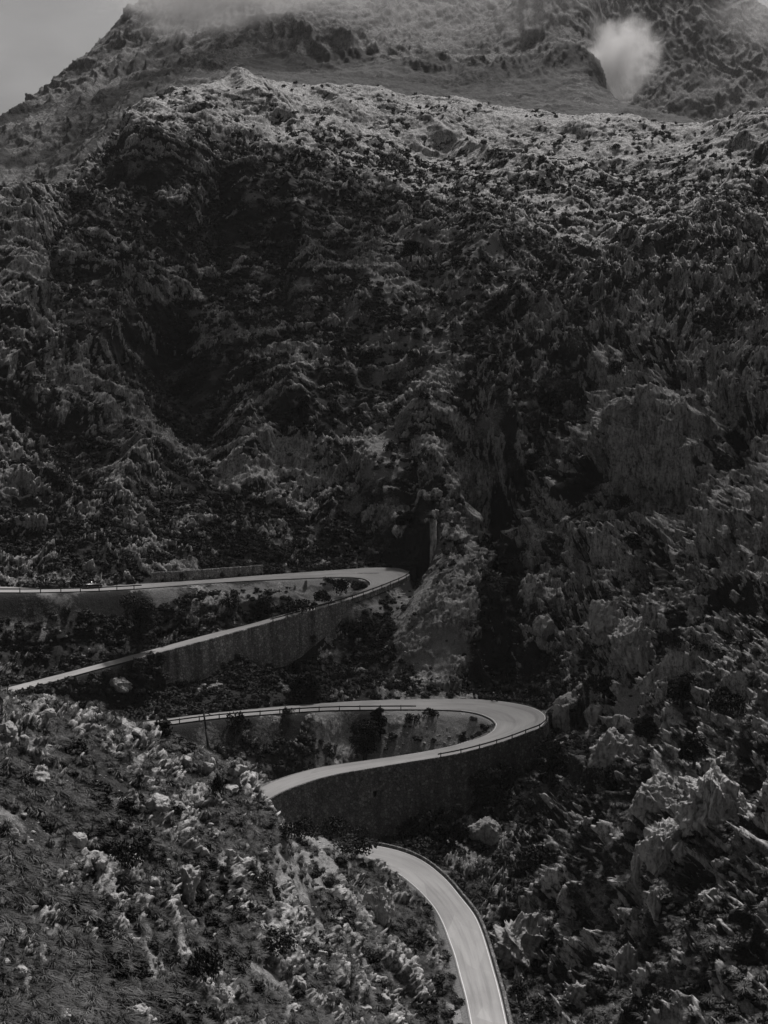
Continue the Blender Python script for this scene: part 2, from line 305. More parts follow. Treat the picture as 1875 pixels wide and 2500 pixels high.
def road_q(x, y):
    i = np.clip(np.round((x - RX[0]) / 0.4).astype(int), 0, len(RX) - 1); j = np.clip(np.round((y - RY[0]) / 0.4).astype(int), 0, len(RY) - 1)
    inb = (x > RX[0]) & (x < RX[-1]) & (y > RY[0]) & (y < RY[-1])
    fi = np.clip((x - RX[0]) / 0.4, 0, len(RX) - 1.001); fj = np.clip((y - RY[0]) / 0.4, 0, len(RY) - 1.001)
    rd_ = bilerp(RD, fi, fj); near_ = RD[i, j] < 9.0; rd_ = np.where(near_ & (rd_ < 12), rd_, RD[i, j]); rz_ = bilerp(RZ, fi, fj); rz_ = np.where(np.abs(rz_ - RZ[i, j]) < .6, rz_, RZ[i, j])
    return np.where(inb, rd_, 99), rz_, np.where(inb, RS[i, j], 0), RK[i, j]
# ------------------------------------------------------------------ main terrain control
ctl = []
def c(px, py, d): ctl.append(P(px, py, d))
# foreground spur
for a in [(-150, 1760, 134), (0, 1750, 136), (51, 1740, 140), (90, 1768, 139), (146, 1805, 141), (266, 1825, 146), (329, 1815, 150), (370, 1845, 151), (405, 1870, 153), (466, 1892, 156), (582, 1905, 163), (615, 1934, 167), (640, 1970, 171), (662, 2012, 178), (693, 2085, 188), (753, 2046, 197), (830, 2050, 209), (885, 2074, 215),
          (0, 2500, 92), (-150, 2500, 88), (-150, 2100, 108), (0, 2100, 112), (300, 2500, 101), (600, 2500, 118), (800, 2500, 136), (950, 2500, 153), (1075, 2500, 170), (300, 2100, 125), (600, 2200, 143), (780, 2250, 160), (900, 2300, 171), (1000, 2330, 184), (300, 1930, 138), (500, 1950, 153), (0, 1890, 126), (150, 1930, 129), (750, 2120, 182), (850, 2150, 195), (900, 2140, 205), (960, 2230, 192)]: c(*a)
ctl += [np.array(a, float) for a in [(-22, 55, -36), (-5, 55, -45), (8, 55, -54), (22, 55, -50), (-45, 185, -62), (-30, 200, -70), (-15, 212, -75), (-60, 190, -58), (-75, 215, -62), (-45, 220, -70), (-30, 225, -74)]]
# right slopes
for a in [(1875, 2500, 120), (2050, 2500, 108), (1700, 2500, 136), (1500, 2500, 155), (1360, 2500, 176), (1290, 2500, 183), (1270, 2380, 194), (1350, 2350, 196), (1230, 2250, 212), (1300, 2200, 219), (1180, 2150, 222), (1500, 2250, 190), (1700, 2250, 165), (1875, 2200, 148), (2050, 2200, 138), (1120, 2110, 228), (1200, 2060, 237), (1040, 2045, 236),
          (1300, 2080, 229), (1300, 1980, 246), (1400, 2080, 215), (1550, 2130, 190), (1550, 2020, 199), (1700, 1960, 190), (1700, 1870, 205), (1640, 1830, 215), (1875, 1950, 172), (2050, 1950, 160), (1875, 1720, 198), (2050, 1700, 185), (1420, 1900, 243), (1400, 1800, 257), (1500, 1780, 248), (1600, 1780, 230), (1500, 1680, 262), (1600, 1600, 256), (1400, 1680, 274), (1875, 1500, 232), (2050, 1500, 215), (1700, 1500, 256),
          (1750, 1300, 285), (1875, 1200, 272), (2050, 1200, 255), (1600, 1350, 300), (1600, 1220, 318), (1450, 1300, 322), (1400, 1430, 306), (1420, 1080, 355), (1600, 1100, 326), (1620, 950, 338), (1875, 1000, 315), (2050, 1000, 300), (1620, 800, 372), (1750, 850, 362), (1360, 900, 385)]: c(*a)
# rib and cleft above the middle hairpin
for a in [(1100, 1690, 283), (1100, 1640, 286), (1000, 1620, 290), (1010, 1450, 309), (1080, 1500, 297), (1150, 1560, 293), (1120, 1380, 311), (1150, 1280, 326), (1060, 1200, 343), (1150, 1420, 305), (1110, 1130, 352), (1212, 1300, 364), (1208, 1450, 347), (1212, 1570, 326), (1200, 1690, 290), (1260, 1650, 292), (1300, 1580, 292), (1280, 1430, 312), (1350, 1500, 299), (1350, 1700, 275), (1380, 1770, 264), (1300, 1200, 345)]: c(*a)
# slope under the upper wall, infills
for a in [(100, 1690, 259), (330, 1640, 270), (500, 1607, 281), (600, 1602, 287), (700, 1590, 294), (850, 1555, 301), (960, 1490, 309), (1003, 1425, 316), (600, 1680, 272), (850, 1660, 281), (300, 1700, 262), (150, 1740, 252), (450, 1720, 260), (700, 1830, 252), (500, 1810, 247), (400, 1830, 244), (600, 1890, 240), (860, 1790, 262), (1000, 1790, 259), (300, 1500, 284), (500, 1480, 291), (150, 1550, 272), (80, 1490, 279), (700, 1460, 300), (-100, 1550, 262),
          (700, 2020, 240), (800, 2040, 242), (900, 2030, 245), (1000, 2010, 248), (1100, 1960, 254), (1200, 1900, 260), (1290, 1850, 262), (1340, 1800, 261)]: c(*a)
# big face
for a in [(-150, 1380, 280), (100, 1380, 296), (300, 1380, 302), (500, 1372, 308), (640, 1368, 314), (850, 1355, 330), (950, 1350, 331), (200, 1250, 324), (0, 1230, 312), (-150, 1230, 300), (600, 1250, 342), (850, 1230, 354), (930, 1120, 362), (0, 1000, 345), (-150, 1000, 330), (150, 1060, 350), (300, 1000, 378), (450, 880, 405), (600, 1000, 392), (900, 1000, 385), (1200, 1000, 372), (0, 800, 372), (-150, 800, 355), (150, 750, 398), (300, 700, 432), (470, 650, 445), (520, 780, 428), (600, 700, 448), (750, 800, 420), (900, 700, 438), (1200, 800, 408),
          (1200, 680, 436), (0, 620, 408), (-150, 640, 385), (80, 560, 440), (200, 480, 470), (250, 600, 440), (350, 420, 500), (350, 540, 470), (480, 500, 482), (600, 520, 490), (760, 540, 478), (900, 560, 468), (1050, 600, 460)]: c(*a)
# brow, plateau and crest
for a in [(400, 345, 516), (480, 310, 522), (560, 315, 524), (700, 400, 512), (850, 448, 502), (1000, 490, 494), (1150, 565, 478), (1300, 645, 458), (1440, 722, 438), (1600, 765, 405), (1780, 830, 385), (1900, 890, 372), (2050, 930, 355),
          (-150, 540, 445), (0, 478, 478), (130, 448, 505), (240, 385, 535), (330, 310, 570), (400, 258, 600), (500, 212, 625), (590, 172, 645), (660, 176, 655), (720, 206, 655), (790, 221, 660), (880, 226, 672), (940, 213, 682), (1000, 245, 685), (1080, 231, 695), (1200, 250, 695), (1330, 268, 690), (1400, 284, 682), (1500, 276, 676), (1560, 281, 670), (1640, 305, 650), (1740, 306, 630), (1790, 277, 622), (1875, 286, 612), (2050, 290, 590),
          (550, 255, 585), (650, 300, 580), (450, 280, 570), (820, 340, 590), (1000, 380, 585), (1200, 440, 565), (1200, 340, 635), (1000, 300, 640), (1400, 500, 545), (1400, 380, 610), (1600, 600, 490), (1600, 450, 560), (1875, 700, 430), (1875, 550, 478), (1800, 400, 555), (2050, 550, 455)]: c(*a)
for px, dd, zz in [(-200, 620, 10), (0, 640, 20), (240, 700, 40), (400, 760, 60), (600, 790, 80), (800, 800, 80), (1000, 800, 80), (1300, 800, 75), (1600, 780, 65), (1900, 740, 60), (2100, 720, 60)]:
    ctl.append(np.array([(px - CX) / FPX * dd, dd, zz], float))
for k, (O, I) in enumerate(ROADS):                       # uphill/inner edges tie the slope to the road
    for m in range(6, len(I), 22 if k < 2 else 16):
        v = (I - O)[m]; v = v / np.linalg.norm(v); ctl.append(I[m] + v * 0.8)
    ups = range(0, 120, 22) if k < 2 else []
    for m in ups: v = (O - I)[m]; v = v / np.linalg.norm(v); ctl.append(O[m] + v * 0.8)
keep = []
for p in ctl:
    p = np.array(p, float)
    if all(np.hypot(p[0] - q[0], p[1] - q[1]) > 2.2 for q in keep): keep.append(p)
print('control', len(ctl), len(keep))
fit = tps_fit(keep, 0.0015)
CU = np.linspace(-0.335, 0.335, 380); CD = np.linspace(50, 810, 1150)
gu, gd = np.meshgrid(CU, CD, indexing='ij'); BASE = tps_eval(fit, gu * gd, gd)
def base_z(x, y):
    u = x / y; return bilerp(BASE, (u - CU[0]) / (CU[1] - CU[0]), (y - CD[0]) / (CD[1] - CD[0]))
# walls: (road index, sample range, side)  -> no blending of the ground up to the road on this side
WALLR = {0: (128, 222), 1: (136, 250), 2: (0, 160)}
def ground_z(x, y):
    z = base_z(x, y); d, rz, s, k = road_q(x, y); kk = k // 1000; m = k % 1000
    walled = (s > 0) & (((kk == 0) & (m > WALLR[0][0]) & (m < WALLR[0][1])) | ((kk == 1) & (m > WALLR[1][0]) & (m < WALLR[1][1])))
    lo = (s > 0) & (kk == 2)
    z = np.where(walled & (d > -1.3) & (d < 9), np.minimum(z, rz - 0.9 - np.clip(d, 0, 1.5) * 1.0), z)
    wgt = np.where(walled, (d < -1.1) * 1.0, 1 - sst(0.45, np.where(lo, 1.6, 5.0), d))
    down = (s < 0) & (((kk == 0) & (m < 125)) | ((kk == 1) & (m < 120)))
    cl_ = rz - 0.2 - 0.24 * np.clip(d, 0, 9); hh = np.clip(.5 + .5 * (z - cl_) / 1.2, 0, 1); sm_ = z * (1 - hh) + cl_ * hh - 1.2 * hh * (1 - hh) * .5
    z = np.where(down & (d > 0) & (d < 9.5), sm_, z)
    z = z * (1 - wgt) + (rz - np.where(d < 0.35, 0.30, 0.12)) * wgt
    global DOWN
    DOWN = down
    return z, d, walled
AN_R = [(1022, 1335, 22, 55, -.6), (590, 230, 260, 70, .92), (300, 290, 120, 60, .88), (950, 260, 200, 50, .74), (1300, 300, 300, 55, .92), (1800, 330, 160, 60, .78), (100, 470, 120, 70, .62), (40, 650, 90, 140, .68), (20, 1050, 50, 60, .7), (1200, 460, 300, 70, .48), (900, 400, 150, 60, .50), (1650, 500, 250, 90, .60), (1600, 660, 200, 60, .42), (480, 400, 160, 100, .42), (250, 800, 200, 200, .50), (600, 650, 250, 150, .47), (1000, 750, 300, 200, .50),
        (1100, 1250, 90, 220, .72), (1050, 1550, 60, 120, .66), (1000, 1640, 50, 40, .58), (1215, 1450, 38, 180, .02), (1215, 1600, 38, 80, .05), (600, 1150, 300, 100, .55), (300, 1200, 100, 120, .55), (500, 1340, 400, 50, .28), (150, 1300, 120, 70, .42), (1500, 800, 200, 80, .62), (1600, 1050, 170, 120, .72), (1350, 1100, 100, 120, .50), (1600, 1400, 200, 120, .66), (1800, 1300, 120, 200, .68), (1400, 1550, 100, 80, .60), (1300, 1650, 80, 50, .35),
        (400, 1500, 400, 60, .28), (500, 1680, 400, 60, .27), (450, 1820, 200, 50, .30), (1400, 1800, 120, 80, .5), (1480, 1950, 100, 100, .45), (1700, 2000, 120, 150, .62), (1400, 2150, 150, 150, .38), (1700, 2350, 200, 150, .38), (1350, 2350, 80, 80, .40), (300, 1830, 150, 50, .41), (600, 1930, 50, 50, .60), (60, 1750, 100, 60, .50), (300, 2050, 300, 120, .32), (500, 2350, 300, 150, .30), (60, 2350, 110, 100, .48), (900, 2280, 140, 120, .31), (750, 2120, 80, 60, .12), (1080, 2400, 50, 150, .35)]
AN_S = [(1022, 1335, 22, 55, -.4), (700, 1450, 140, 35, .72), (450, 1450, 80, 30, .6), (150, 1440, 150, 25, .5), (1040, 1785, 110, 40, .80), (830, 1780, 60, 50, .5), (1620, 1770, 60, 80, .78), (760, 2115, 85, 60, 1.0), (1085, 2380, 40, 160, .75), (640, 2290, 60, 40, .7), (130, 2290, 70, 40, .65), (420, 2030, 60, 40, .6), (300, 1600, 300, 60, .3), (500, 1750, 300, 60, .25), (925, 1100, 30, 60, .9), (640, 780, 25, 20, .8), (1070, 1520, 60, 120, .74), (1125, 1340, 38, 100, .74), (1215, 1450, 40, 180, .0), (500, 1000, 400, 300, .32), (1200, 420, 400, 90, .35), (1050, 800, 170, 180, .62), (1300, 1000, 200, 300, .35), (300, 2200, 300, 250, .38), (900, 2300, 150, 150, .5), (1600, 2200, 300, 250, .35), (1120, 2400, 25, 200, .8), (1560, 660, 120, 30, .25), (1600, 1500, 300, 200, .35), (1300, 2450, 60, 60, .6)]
MAC = [(445, 840, 55, 150, -13), (520, 1000, 50, 90, -8), (540, 520, 45, 140, -9), (430, 370, 90, 45, 8), (250, 800, 80, 130, 9), (140, 960, 60, 110, -7), (330, 1130, 70, 90, 9), (60, 640, 60, 120, 7), (160, 560, 40, 120, -6), (640, 700, 70, 90, -5), (760, 620, 70, 60, 5), (720, 940, 60, 60, 7), (620, 1090, 40, 60, 6), (560, 1210, 60, 50, -5),
       (850, 800, 70, 60, -4), (960, 680, 80, 70, 5), (925, 1110, 40, 60, 5), (985, 1180, 30, 70, -7), (1040, 960, 60, 110, 6), (1180, 880, 50, 120, -5), (1290, 760, 80, 60, 5), (1350, 950, 60, 60, -8), (1440, 860, 60, 50, 5), (1600, 1080, 110, 90, 12), (1620, 1215, 90, 35, -10), (1780, 1060, 50, 120, -8), (1560, 800, 90, 40, 7), (1430, 1200, 60, 80, -7), (1500, 1340, 80, 50, 6), (1330, 1380, 50, 70, 5), (1800, 1330, 60, 100, 7), (1700, 1450, 40, 120, -6), (1860, 1560, 60, 80, 5), (1600, 1700, 50, 90, -4)]
def macro(px, py):
    m_ = 0
    for ax, ay, rx, ry, v in MAC: m_ = m_ + v * np.exp(-((px - ax) / rx) ** 2 - ((py - ay) / ry) ** 2)
    return m_
AN_C = [(1850, 1700, 200, 300, 1.0), (300, 500, 300, 200, .25), (1000, 300, 600, 120, .05), (600, 900, 400, 300, .3), (1600, 1050, 250, 220, .95), (1600, 1400, 250, 150, .9), (1600, 1900, 250, 150, .97), (1300, 1500, 100, 200, .6), (1080, 1400, 70, 250, .15), (500, 1600, 500, 150, .1), (400, 2150, 600, 300, .05), (1450, 2300, 250, 200, .8), (60, 900, 100, 300, .6)]
def build_main():
    u = np.linspace(-0.325, 0.325, 960)
    d = np.concatenate([np.arange(56, 86, 0.5), np.arange(86, 150, 0.2), np.arange(150, 232, 0.24), np.arange(232, 330, 0.26), np.arange(330, 520, 0.34), np.arange(520, 705, 0.6), np.arange(705, 790, 3)])
    UU, D = np.meshgrid(u, d, indexing='ij'); X = UU * D; Y = D
    Z, rd, walled = ground_z(X, Y)
    down = DOWN; Zb = base_z(X, Y)
    px, py = proj(X, Y, Zb)
    gx = base_z(X + 1, Y) - base_z(X - 1, Y); gy = base_z(X, Y + 1) - base_z(X, Y - 1); gx /= 2; gy /= 2
    nl = 1 / np.sqrt(gx * gx + gy * gy + 1); nx, ny, nz_ = -gx * nl, -gy * nl, nl
    slope = np.sqrt(gx * gx + gy * gy)
    dist = D; lodk = sst(60, 260, dist)                       # foreground relief is finer
    fx = X.astype(np.float32); fy = Y.astype(np.float32); fz = Zb.astype(np.float32)
    wx = fbm(fx, fy, fz, 30, 2, 40) * 6; wy = fbm(fx, fy, fz, 30, 2, 50) * 6
    # bedding that dips to the lower left
    sx = fx + wx; sy = fy + wy; dip = fz * 0.75 - sx * 0.66; al = fz * 0.66 + sx * 0.75
    st = ridged(dip * 1.0, al * 0.22, sy * 0.5, 7.0, 4, 3)
    gul = ridged(sx + fz * .5, sy * .25, fz * .2, 60, 3, 140)
    big = fbm(sx, sy, fz, 55, 3, 60) + (0.9 - gul) * -1.1; mid = ridged(sx, sy, fz * 0.8, 20, 5, 5)
    faceamp0 = sst(300, 380, dist) * (1 - sst(480, 560, dist)); Rk = field(AN_R, px, py); So = field(AN_S, px, py)
    cliff = field(AN_C, px, py)                                # 0 bedded slope .. 1 fluted rock towers
    j1 = fbm(fx, fy, fz, 3.0, 3, 120) * 1.1
    a1, a2, wa = worley(dip + j1, al * 0.45 + j1, sy * 0.75, 1.7, 4); b1, b2, wb = worley(sx + j1, sy + j1, fz * 0.42, 2.3, 5)
    a3, a4, wc = worley(dip + j1 * .4, al * 0.6, fy * 0.8 + j1 * .4, 0.85, 6)
    mac = macro(px + wx * 6, py + wy * 8)
    q1 = dip * (1 - cliff) + sx * cliff; q2 = (al * .42) * (1 - cliff) + fz * .45 * cliff; q3 = sy * .7
    pat = mac * .012 + fbm(sx, sy, fz, 48, 2, 75) * 0.16 * lodk + fbm(q1, q3, q2, 9, 7, 70, 0.70) * (0.30 + .12 * lodk) - .05 * faceamp0 + (st - .6) * 0.14 * (1 - cliff)
    pat2 = fbm(q1, q3, q2, 2.4, 5, 80, 0.68) * (0.46 - .16 * lodk)
    sl = sst(0.5, 1.3, slope) * 0.10
    raw = Rk + pat + pat2 + sl + (wc - 0.5) * 0.16 + (wb - .5) * .15 * cliff
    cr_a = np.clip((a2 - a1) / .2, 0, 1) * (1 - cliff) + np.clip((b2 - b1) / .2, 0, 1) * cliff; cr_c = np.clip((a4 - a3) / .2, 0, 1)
    raw = raw - (1 - cr_a) * 0.16 - (1 - cr_c) * 0.10 - 0.03 * (1 - lodk)      # joints take the dark scrub tone: crevice shade put into the colour
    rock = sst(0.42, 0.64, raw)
    soil = np.clip(So + fbm(fx, fy, fz, 9, 4, 90) * 0.35, 0, 1)
    rock = rock * (1 - sst(0.62, 0.85, So) * 0.85)
    fade = sst(0.8, 7.0, rd); fade2 = sst(0.5, 3.0, rd)
    amp = 0.30 + 0.70 * lodk
    faceamp = sst(300, 380, dist) * (1 - sst(620, 700, dist) * 0.75)
    flute = ridged(sx, sy, fz * 0.25, 9, 5, 130, 0.55)
    disp = big * (0.4 + 0.8 * sst(215, 250, dist) + 4.5 * faceamp) * fade + (mid - 0.6) * (0.4 + 1.0 * faceamp) * fade * (1 - sst(.6, .8, So) * .7) + ((flute - 0.5) * 3.8 + (ridged(sx * .2, sy * .2, fz + wx * .3, 7, 3, 150) - .6) * 1.6) * cliff * fade
    disp += mac * fade * sst(230, 300, dist) * .8
    crev = lambda p, q, w_: np.clip((q - p) / w_, 0, 1) ** 0.5
    blk = (crev(a1, a2, .22) * 0.8 + (wa - .5) * 0.9) * (1 - cliff) + (crev(b1, b2, .22) * 1.1 + (wb - .5) * 1.6) * cliff
    fine = crev(a3, a4, .2) * 0.35 + (wc - .5) * 0.45
    crest = sst(500, 570, dist); disp += rock * (1 - .55 * crest) * (0.15 + (blk * (.55 + .35 * cliff) + st * 1.2 * (1 - cliff)) * amp + fine * (.40 + .15 * amp)) * fade2 * (0.45 + 0.55 * fade)
    disp += fbm(fx, fy, fz, 2.2, 4, 95, .6) * 0.26 * fade2
    disp += (ridged(fx, fy, fz, 1.3, 3, 99) - 0.5) * 0.20 * rock * fade2
    # keep crests where they belong
    disp *= np.where(walled, 0.25, 1); disp = np.where(down & (rd < 9), disp * .3, disp)
    X2 = X + nx * disp; Y2 = Y + ny * disp * 0.9; Z2 = Z + nz_ * disp
    nu, nd = X.shape; idx = np.arange(nu * nd).reshape(nu, nd)
    Fq = np.stack([idx[:-1, :-1], idx[1:, :-1], idx[1:, 1:], idx[:-1, 1:]], -1).reshape(-1, 4)
    V = np.stack([X2, Y2, Z2], -1).reshape(-1, 3)
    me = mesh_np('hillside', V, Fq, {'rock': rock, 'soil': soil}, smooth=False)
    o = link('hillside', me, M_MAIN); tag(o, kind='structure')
    return dict(X=X2, Y=Y2, Z=Z2, rock=rock, soil=soil, rd=rd, nx=nx, ny=ny, nz=nz_, px=px, py=py, slope=slope, So=So, mac=mac, walled=walled, down=down)
T = build_main()
# ------------------------------------------------------------------ far mountains
def build_far(name, ctlp, u0, u1, nu, drows, rocka, soila, seed, amp, regu=0.001, rs=1.0, clipf=None):
    ft = tps_fit(ctlp, regu); u = np.linspace(u0, u1, nu); UU, D = np.meshgrid(u, drows, indexing='ij'); X = UU * D; Y = D
    Z = tps_eval(ft, X[::3, ::3], Y[::3, ::3])
    ii, jj = np.meshgrid(np.arange(nu) / 3, np.arange(len(drows)) / 3, indexing='ij'); Z = bilerp(Z, ii, jj)
    if clipf: Z = clipf(X, Y, Z)
    px, py = proj(X, Y, Z); fx, fy, fz = (a.astype(np.float32) for a in (X, Y, Z))
    gx = np.gradient(Z, axis=0) / np.gradient(X, axis=0); gy = np.gradient(Z, axis=1) / np.gradient(Y, axis=1); nl = 1 / np.sqrt(gx * gx + gy * gy + 1)
    slope = np.sqrt(gx * gx + gy * gy)
    wx = fbm(fx, fy, fz, 90, 3, seed) * 22; sx = fx + wx; sy = fy + wx
    cl = ridged(sx, sy * .6, fz * 0.20, 55 * rs, 5, seed + 5, 0.55); gl = ridged(sx * 1.0, sy * 0.3, fz * 0.13, 15 * rs, 6, seed + 9, 0.62); f1, f2, wid = worley(sx, sy, fz * 0.6, 14 * rs, seed)
    Rk = field(rocka, px, py); So = field(soila, px, py)
    rock = sst(0.42, 0.62, Rk + fbm(fx, fy, fz, 40, 5, seed + 20, 0.6) * 0.35 + (wid - 0.5) * 0.15)
    So = So + fbm(fx, fy, fz, 45, 4, seed + 50, .6) * .28; sm = sst(0.40, 0.95, So)
    disp = amp * ((cl - 0.5) * 4.0 * (1 - sm * 0.8) + (gl - 0.5) * 3.8 * (1 - sm * 0.92) + rock * (np.clip(f2 - f1, 0, 0.3) * 2.5 + (wid - 0.5) * 1.2) * (1 - sm))
    disp += fbm(fx, fy, fz, 9, 5, seed + 30, .6) * 1.1
    V = np.stack([X - gx * nl * disp, Y - gy * nl * disp, Z + nl * disp], -1).reshape(-1, 3)
    n2 = len(drows); idx = np.arange(nu * n2).reshape(nu, n2); Fq = np.stack([idx[:-1, :-1], idx[1:, :-1], idx[1:, 1:], idx[:-1, 1:]], -1).reshape(-1, 4)
    me = mesh_np(name, V, Fq, {'rock': rock * (1 - .55 * sm), 'soil': np.clip(So + fbm(fx, fy, fz, 30, 5, seed + 40, .65) * .6 - .15, 0, 1)}); o = link(name, me, M_FAR); tag(o, kind='structure'); return o
bc = [P(*a) for a in [(-200, 420, 960), (-200, 395, 1060), (0, 303, 1120), (130, 205, 1180), (225, 128, 1230), (250, 90, 1235), (290, 55, 1250), (330, 15, 1265), (420, -60, 1280), (600, -160, 1320), (850, -180, 1340), (1050, -120, 1330), (1250, -90, 1330),
                      (0, 500, 900), (150, 400, 930), (200, 330, 980), (300, 240, 1010), (370, 190, 1050), (470, 150, 1080), (320, 120, 1150), (200, 230, 1080), (100, 300, 1040), (450, 60, 1160), (430, 190, 960), (500, 260, 880), (560, 135, 1045), (550, 180, 980), (600, 80, 1090), (640, 20, 1130), (700, 132, 1060), (700, 90, 1075), (750, 10, 1120), (850, 140, 1050), (850, 80, 1070),
                      (750, 180, 960), (900, 215, 920), (1000, 188, 985), (1030, 180, 1000), (980, 130, 1040), (900, 60, 1100), (950, -20, 1160), (1050, 100, 1080), (1100, 200, 980), (1200, 240, 900), (1200, 170, 1000), (1200, 60, 1130), (1300, 120, 1040), (1350, 0, 1160), (1300, 200, 960), (1330, 180, 985), (1400, 160, 1000), (1400, 230, 930), (1430, 140, 1010), (1480, 222, 960), (1440, 60, 1080), (1450, -20, 1130),
                      (1560, 262, 900), (1620, 285, 870), (1720, 305, 840), (1500, 255, 890), (1350, 280, 830), (1000, 260, 820), (700, 240, 830), (1850, 345, 800), (2050, 380, 780), (450, 330, 790), (200, 450, 800), (0, 560, 800)]]
bc += [np.array([(px - CX) / FPX * dd, dd, zz]) for px, dd, zz in [(1540, 1000, 120), (1500, 1100, 150), (1600, 1150, 90), (1700, 1000, 90), (1850, 900, 90), (1500, 1200, 160), (1650, 1300, 90), (-100, 1300, 100), (200, 1400, 150), (600, 1450, 250), (1100, 1450, 250), (1480, 1400, 150), (2000, 1200, 60), (1900, 1000, 80)]]
BR = [(200, 200, 250, 200, .62), (700, 60, 300, 70, .72), (1300, 60, 200, 60, .66), (1420, 170, 80, 40, .62), (780, 170, 200, 30, .2), (1200, 230, 250, 50, .35), (400, 180, 80, 40, .4), (150, 350, 200, 80, .45)]
BS = [(780, 175, 220, 28, .78), (620, 160, 60, 20, .9), (1150, 225, 150, 30, .75), (1400, 250, 120, 20, .85), (1600, 290, 120, 25, .85), (330, 215, 60, 25, .75), (200, 100, 300, 80, .1), (800, 60, 300, 50, .1), (1350, 100, 200, 50, .3), (100, 330, 200, 80, .25), (1100, 130, 80, 40, .55)]
build_far('mountain', bc, -0.33, 0.33, 860, np.concatenate([np.arange(780, 1300, 1.6), np.arange(1300, 1460, 8)]), BR, BS, 7, 0.7)
ac = [P(*a) for a in [(1400, 330, 1450), (1700, 330, 1450), (1900, 320, 1450), (2100, 330, 1400), (1450, 150, 1560), (1600, 180, 1540), (1750, 190, 1540), (1900, 180, 1560), (1450, 0, 1640), (1600, 0, 1650), (1750, 20, 1640), (1850, 60, 1650), (1400, -150, 1720), (1600, -160, 1740), (1740, -90, 1730), (1833, 0, 1720), (1875, 28, 1720), (1960, 90, 1720), (2100, 180, 1700)]]
ac += [np.array([(px - CX) / FPX * dd, dd, zz]) for px, dd, zz in [(1400, 1900, 350), (1700, 1900, 330), (1850, 1900, 250), (2100, 1900, 150), (1300, 1800, 420)]]
build_far('mountain', ac, 0.11, 0.33, 330, np.concatenate([np.arange(1420, 1740, 1.8), np.arange(1740, 1900, 10)]), [(1700, 150, 300, 200, .62)], [(1700, 150, 300, 200, .1)], 27, 0.85)
#@@OBJECTS
# ------------------------------------------------------------------ carriageway
def ribbon(name, A, B, m, dz=0.0, ns=8, attrs=False, parent=None, crown=0.0):
    n = len(A); t = np.linspace(0, 1, ns + 1); V = A[:, None] * (1 - t)[None, :, None] + B[:, None] * t[None, :, None]
    V = V.copy(); V[..., 2] += dz + crown * (1 - (2 * t - 1) ** 2)[None]; idx = np.arange(n * (ns + 1)).reshape(n, ns + 1)
    Fq = np.stack([idx[:-1, :-1], idx[:-1, 1:], idx[1:, 1:], idx[1:, :-1]], -1).reshape(-1, 4)
    nrm = np.cross(V[0, 1] - V[0, 0], V[1, 0] - V[0, 0])
    if nrm[2] < 0: Fq = Fq[:, ::-1]
    al = np.r_[0, np.cumsum(np.linalg.norm(np.diff((A + B) / 2, axis=0), axis=1))]
    at = {'across': np.broadcast_to(t, (n, ns + 1)), 'along': np.broadcast_to(al[:, None], (n, ns + 1))} if attrs else None
    return link(name, mesh_np(name, V.reshape(-1, 3), Fq, at, smooth=True), m, parent)
def offs(A, B, a, b):
    w_ = np.linalg.norm(B - A, axis=1)[:, None]; v = (B - A) / w_; return A + v * a, A + v * b
for k, (O, I) in enumerate(ROADS):
    r = tag(ribbon('road', O, I, M_ROAD, 0, 10, True), kind='structure')
    nn = len(O); s0, s1 = [(60, 150), (60, 160), (0, nn)][k]
    lw = [0.15, 0.15, 0.14][k]
    a, b_ = offs(O, I, 0.30, 0.30 + lw); tag(ribbon('edge_line', a[s0:s1], b_[s0:s1], M_LINE, 0.006, 1, parent=r))
    s0, s1 = [(95, 185), (100, 190), (0, nn)][k]
    a, b_ = offs(I, O, 0.22, 0.22 + lw); tag(ribbon('edge_line', a[s0:s1], b_[s0:s1], M_LINE, 0.006, 1, parent=r))
# gravel shoulder along the lower road
O, I = ROADS[2]; a, b_ = offs(I, O, -0.05, -0.9); a = a.copy(); a[:, 2] -= 0.03; b_ = b_.copy(); b_[:, 2] -= 0.10
M_GRAV = simple_mat('shoulder_gravel', 0.17, 0.4, 4)
tag(ribbon('road_shoulder', a, b_, M_GRAV, 0, 3), kind='structure')
# ------------------------------------------------------------------ masonry walls
def wall(name, top, out, hts, thick, m, label, cat, rise=0.0, batter=0.12, nv=None, relief=0.08):
    """closed wall: top line, outward unit vectors, height per point below the top"""
    n = len(top); hm = hts.max(); nv = nv or max(4, int(hm / 0.35)); V = []
    t = np.linspace(0, 1, nv + 1)
    face = top[:, None] + out[:, None] * (thick + batter * hts[:, None, None] * t[None, :, None]); face = face.copy(); face[..., 2] += rise - (hts[:, None] + rise) * t[None]
    f1, f2, wid = worley(*[face[..., i].astype(np.float32) for i in range(3)], 0.62, 3)
    face += out[:, None] * ((np.clip(f2 - f1, 0, .4) + (wid - .5) * 0.6) * relief * 2)[..., None]
    back = top[:, None].repeat(2, 1).copy(); back[:, 0, 2] += rise; back[:, 1, 2] -= 0.6
    ring = np.concatenate([back[:, ::-1], face], 1); k = ring.shape[1]; idx = np.arange(n * k).reshape(n, k)
    Fq = np.stack([idx[:-1, :-1], idx[1:, :-1], idx[1:, 1:], idx[:-1, 1:]], -1).reshape(-1, 4)
    nrm = np.cross(ring[1, 3] - ring[0, 3], ring[0, 4] - ring[0, 3])
    if np.dot(nrm, out[0]) > 0: Fq = Fq[:, ::-1]
    o = link(name, mesh_np(name, ring.reshape(-1, 3), Fq), m)
    return tag(o, label, cat)
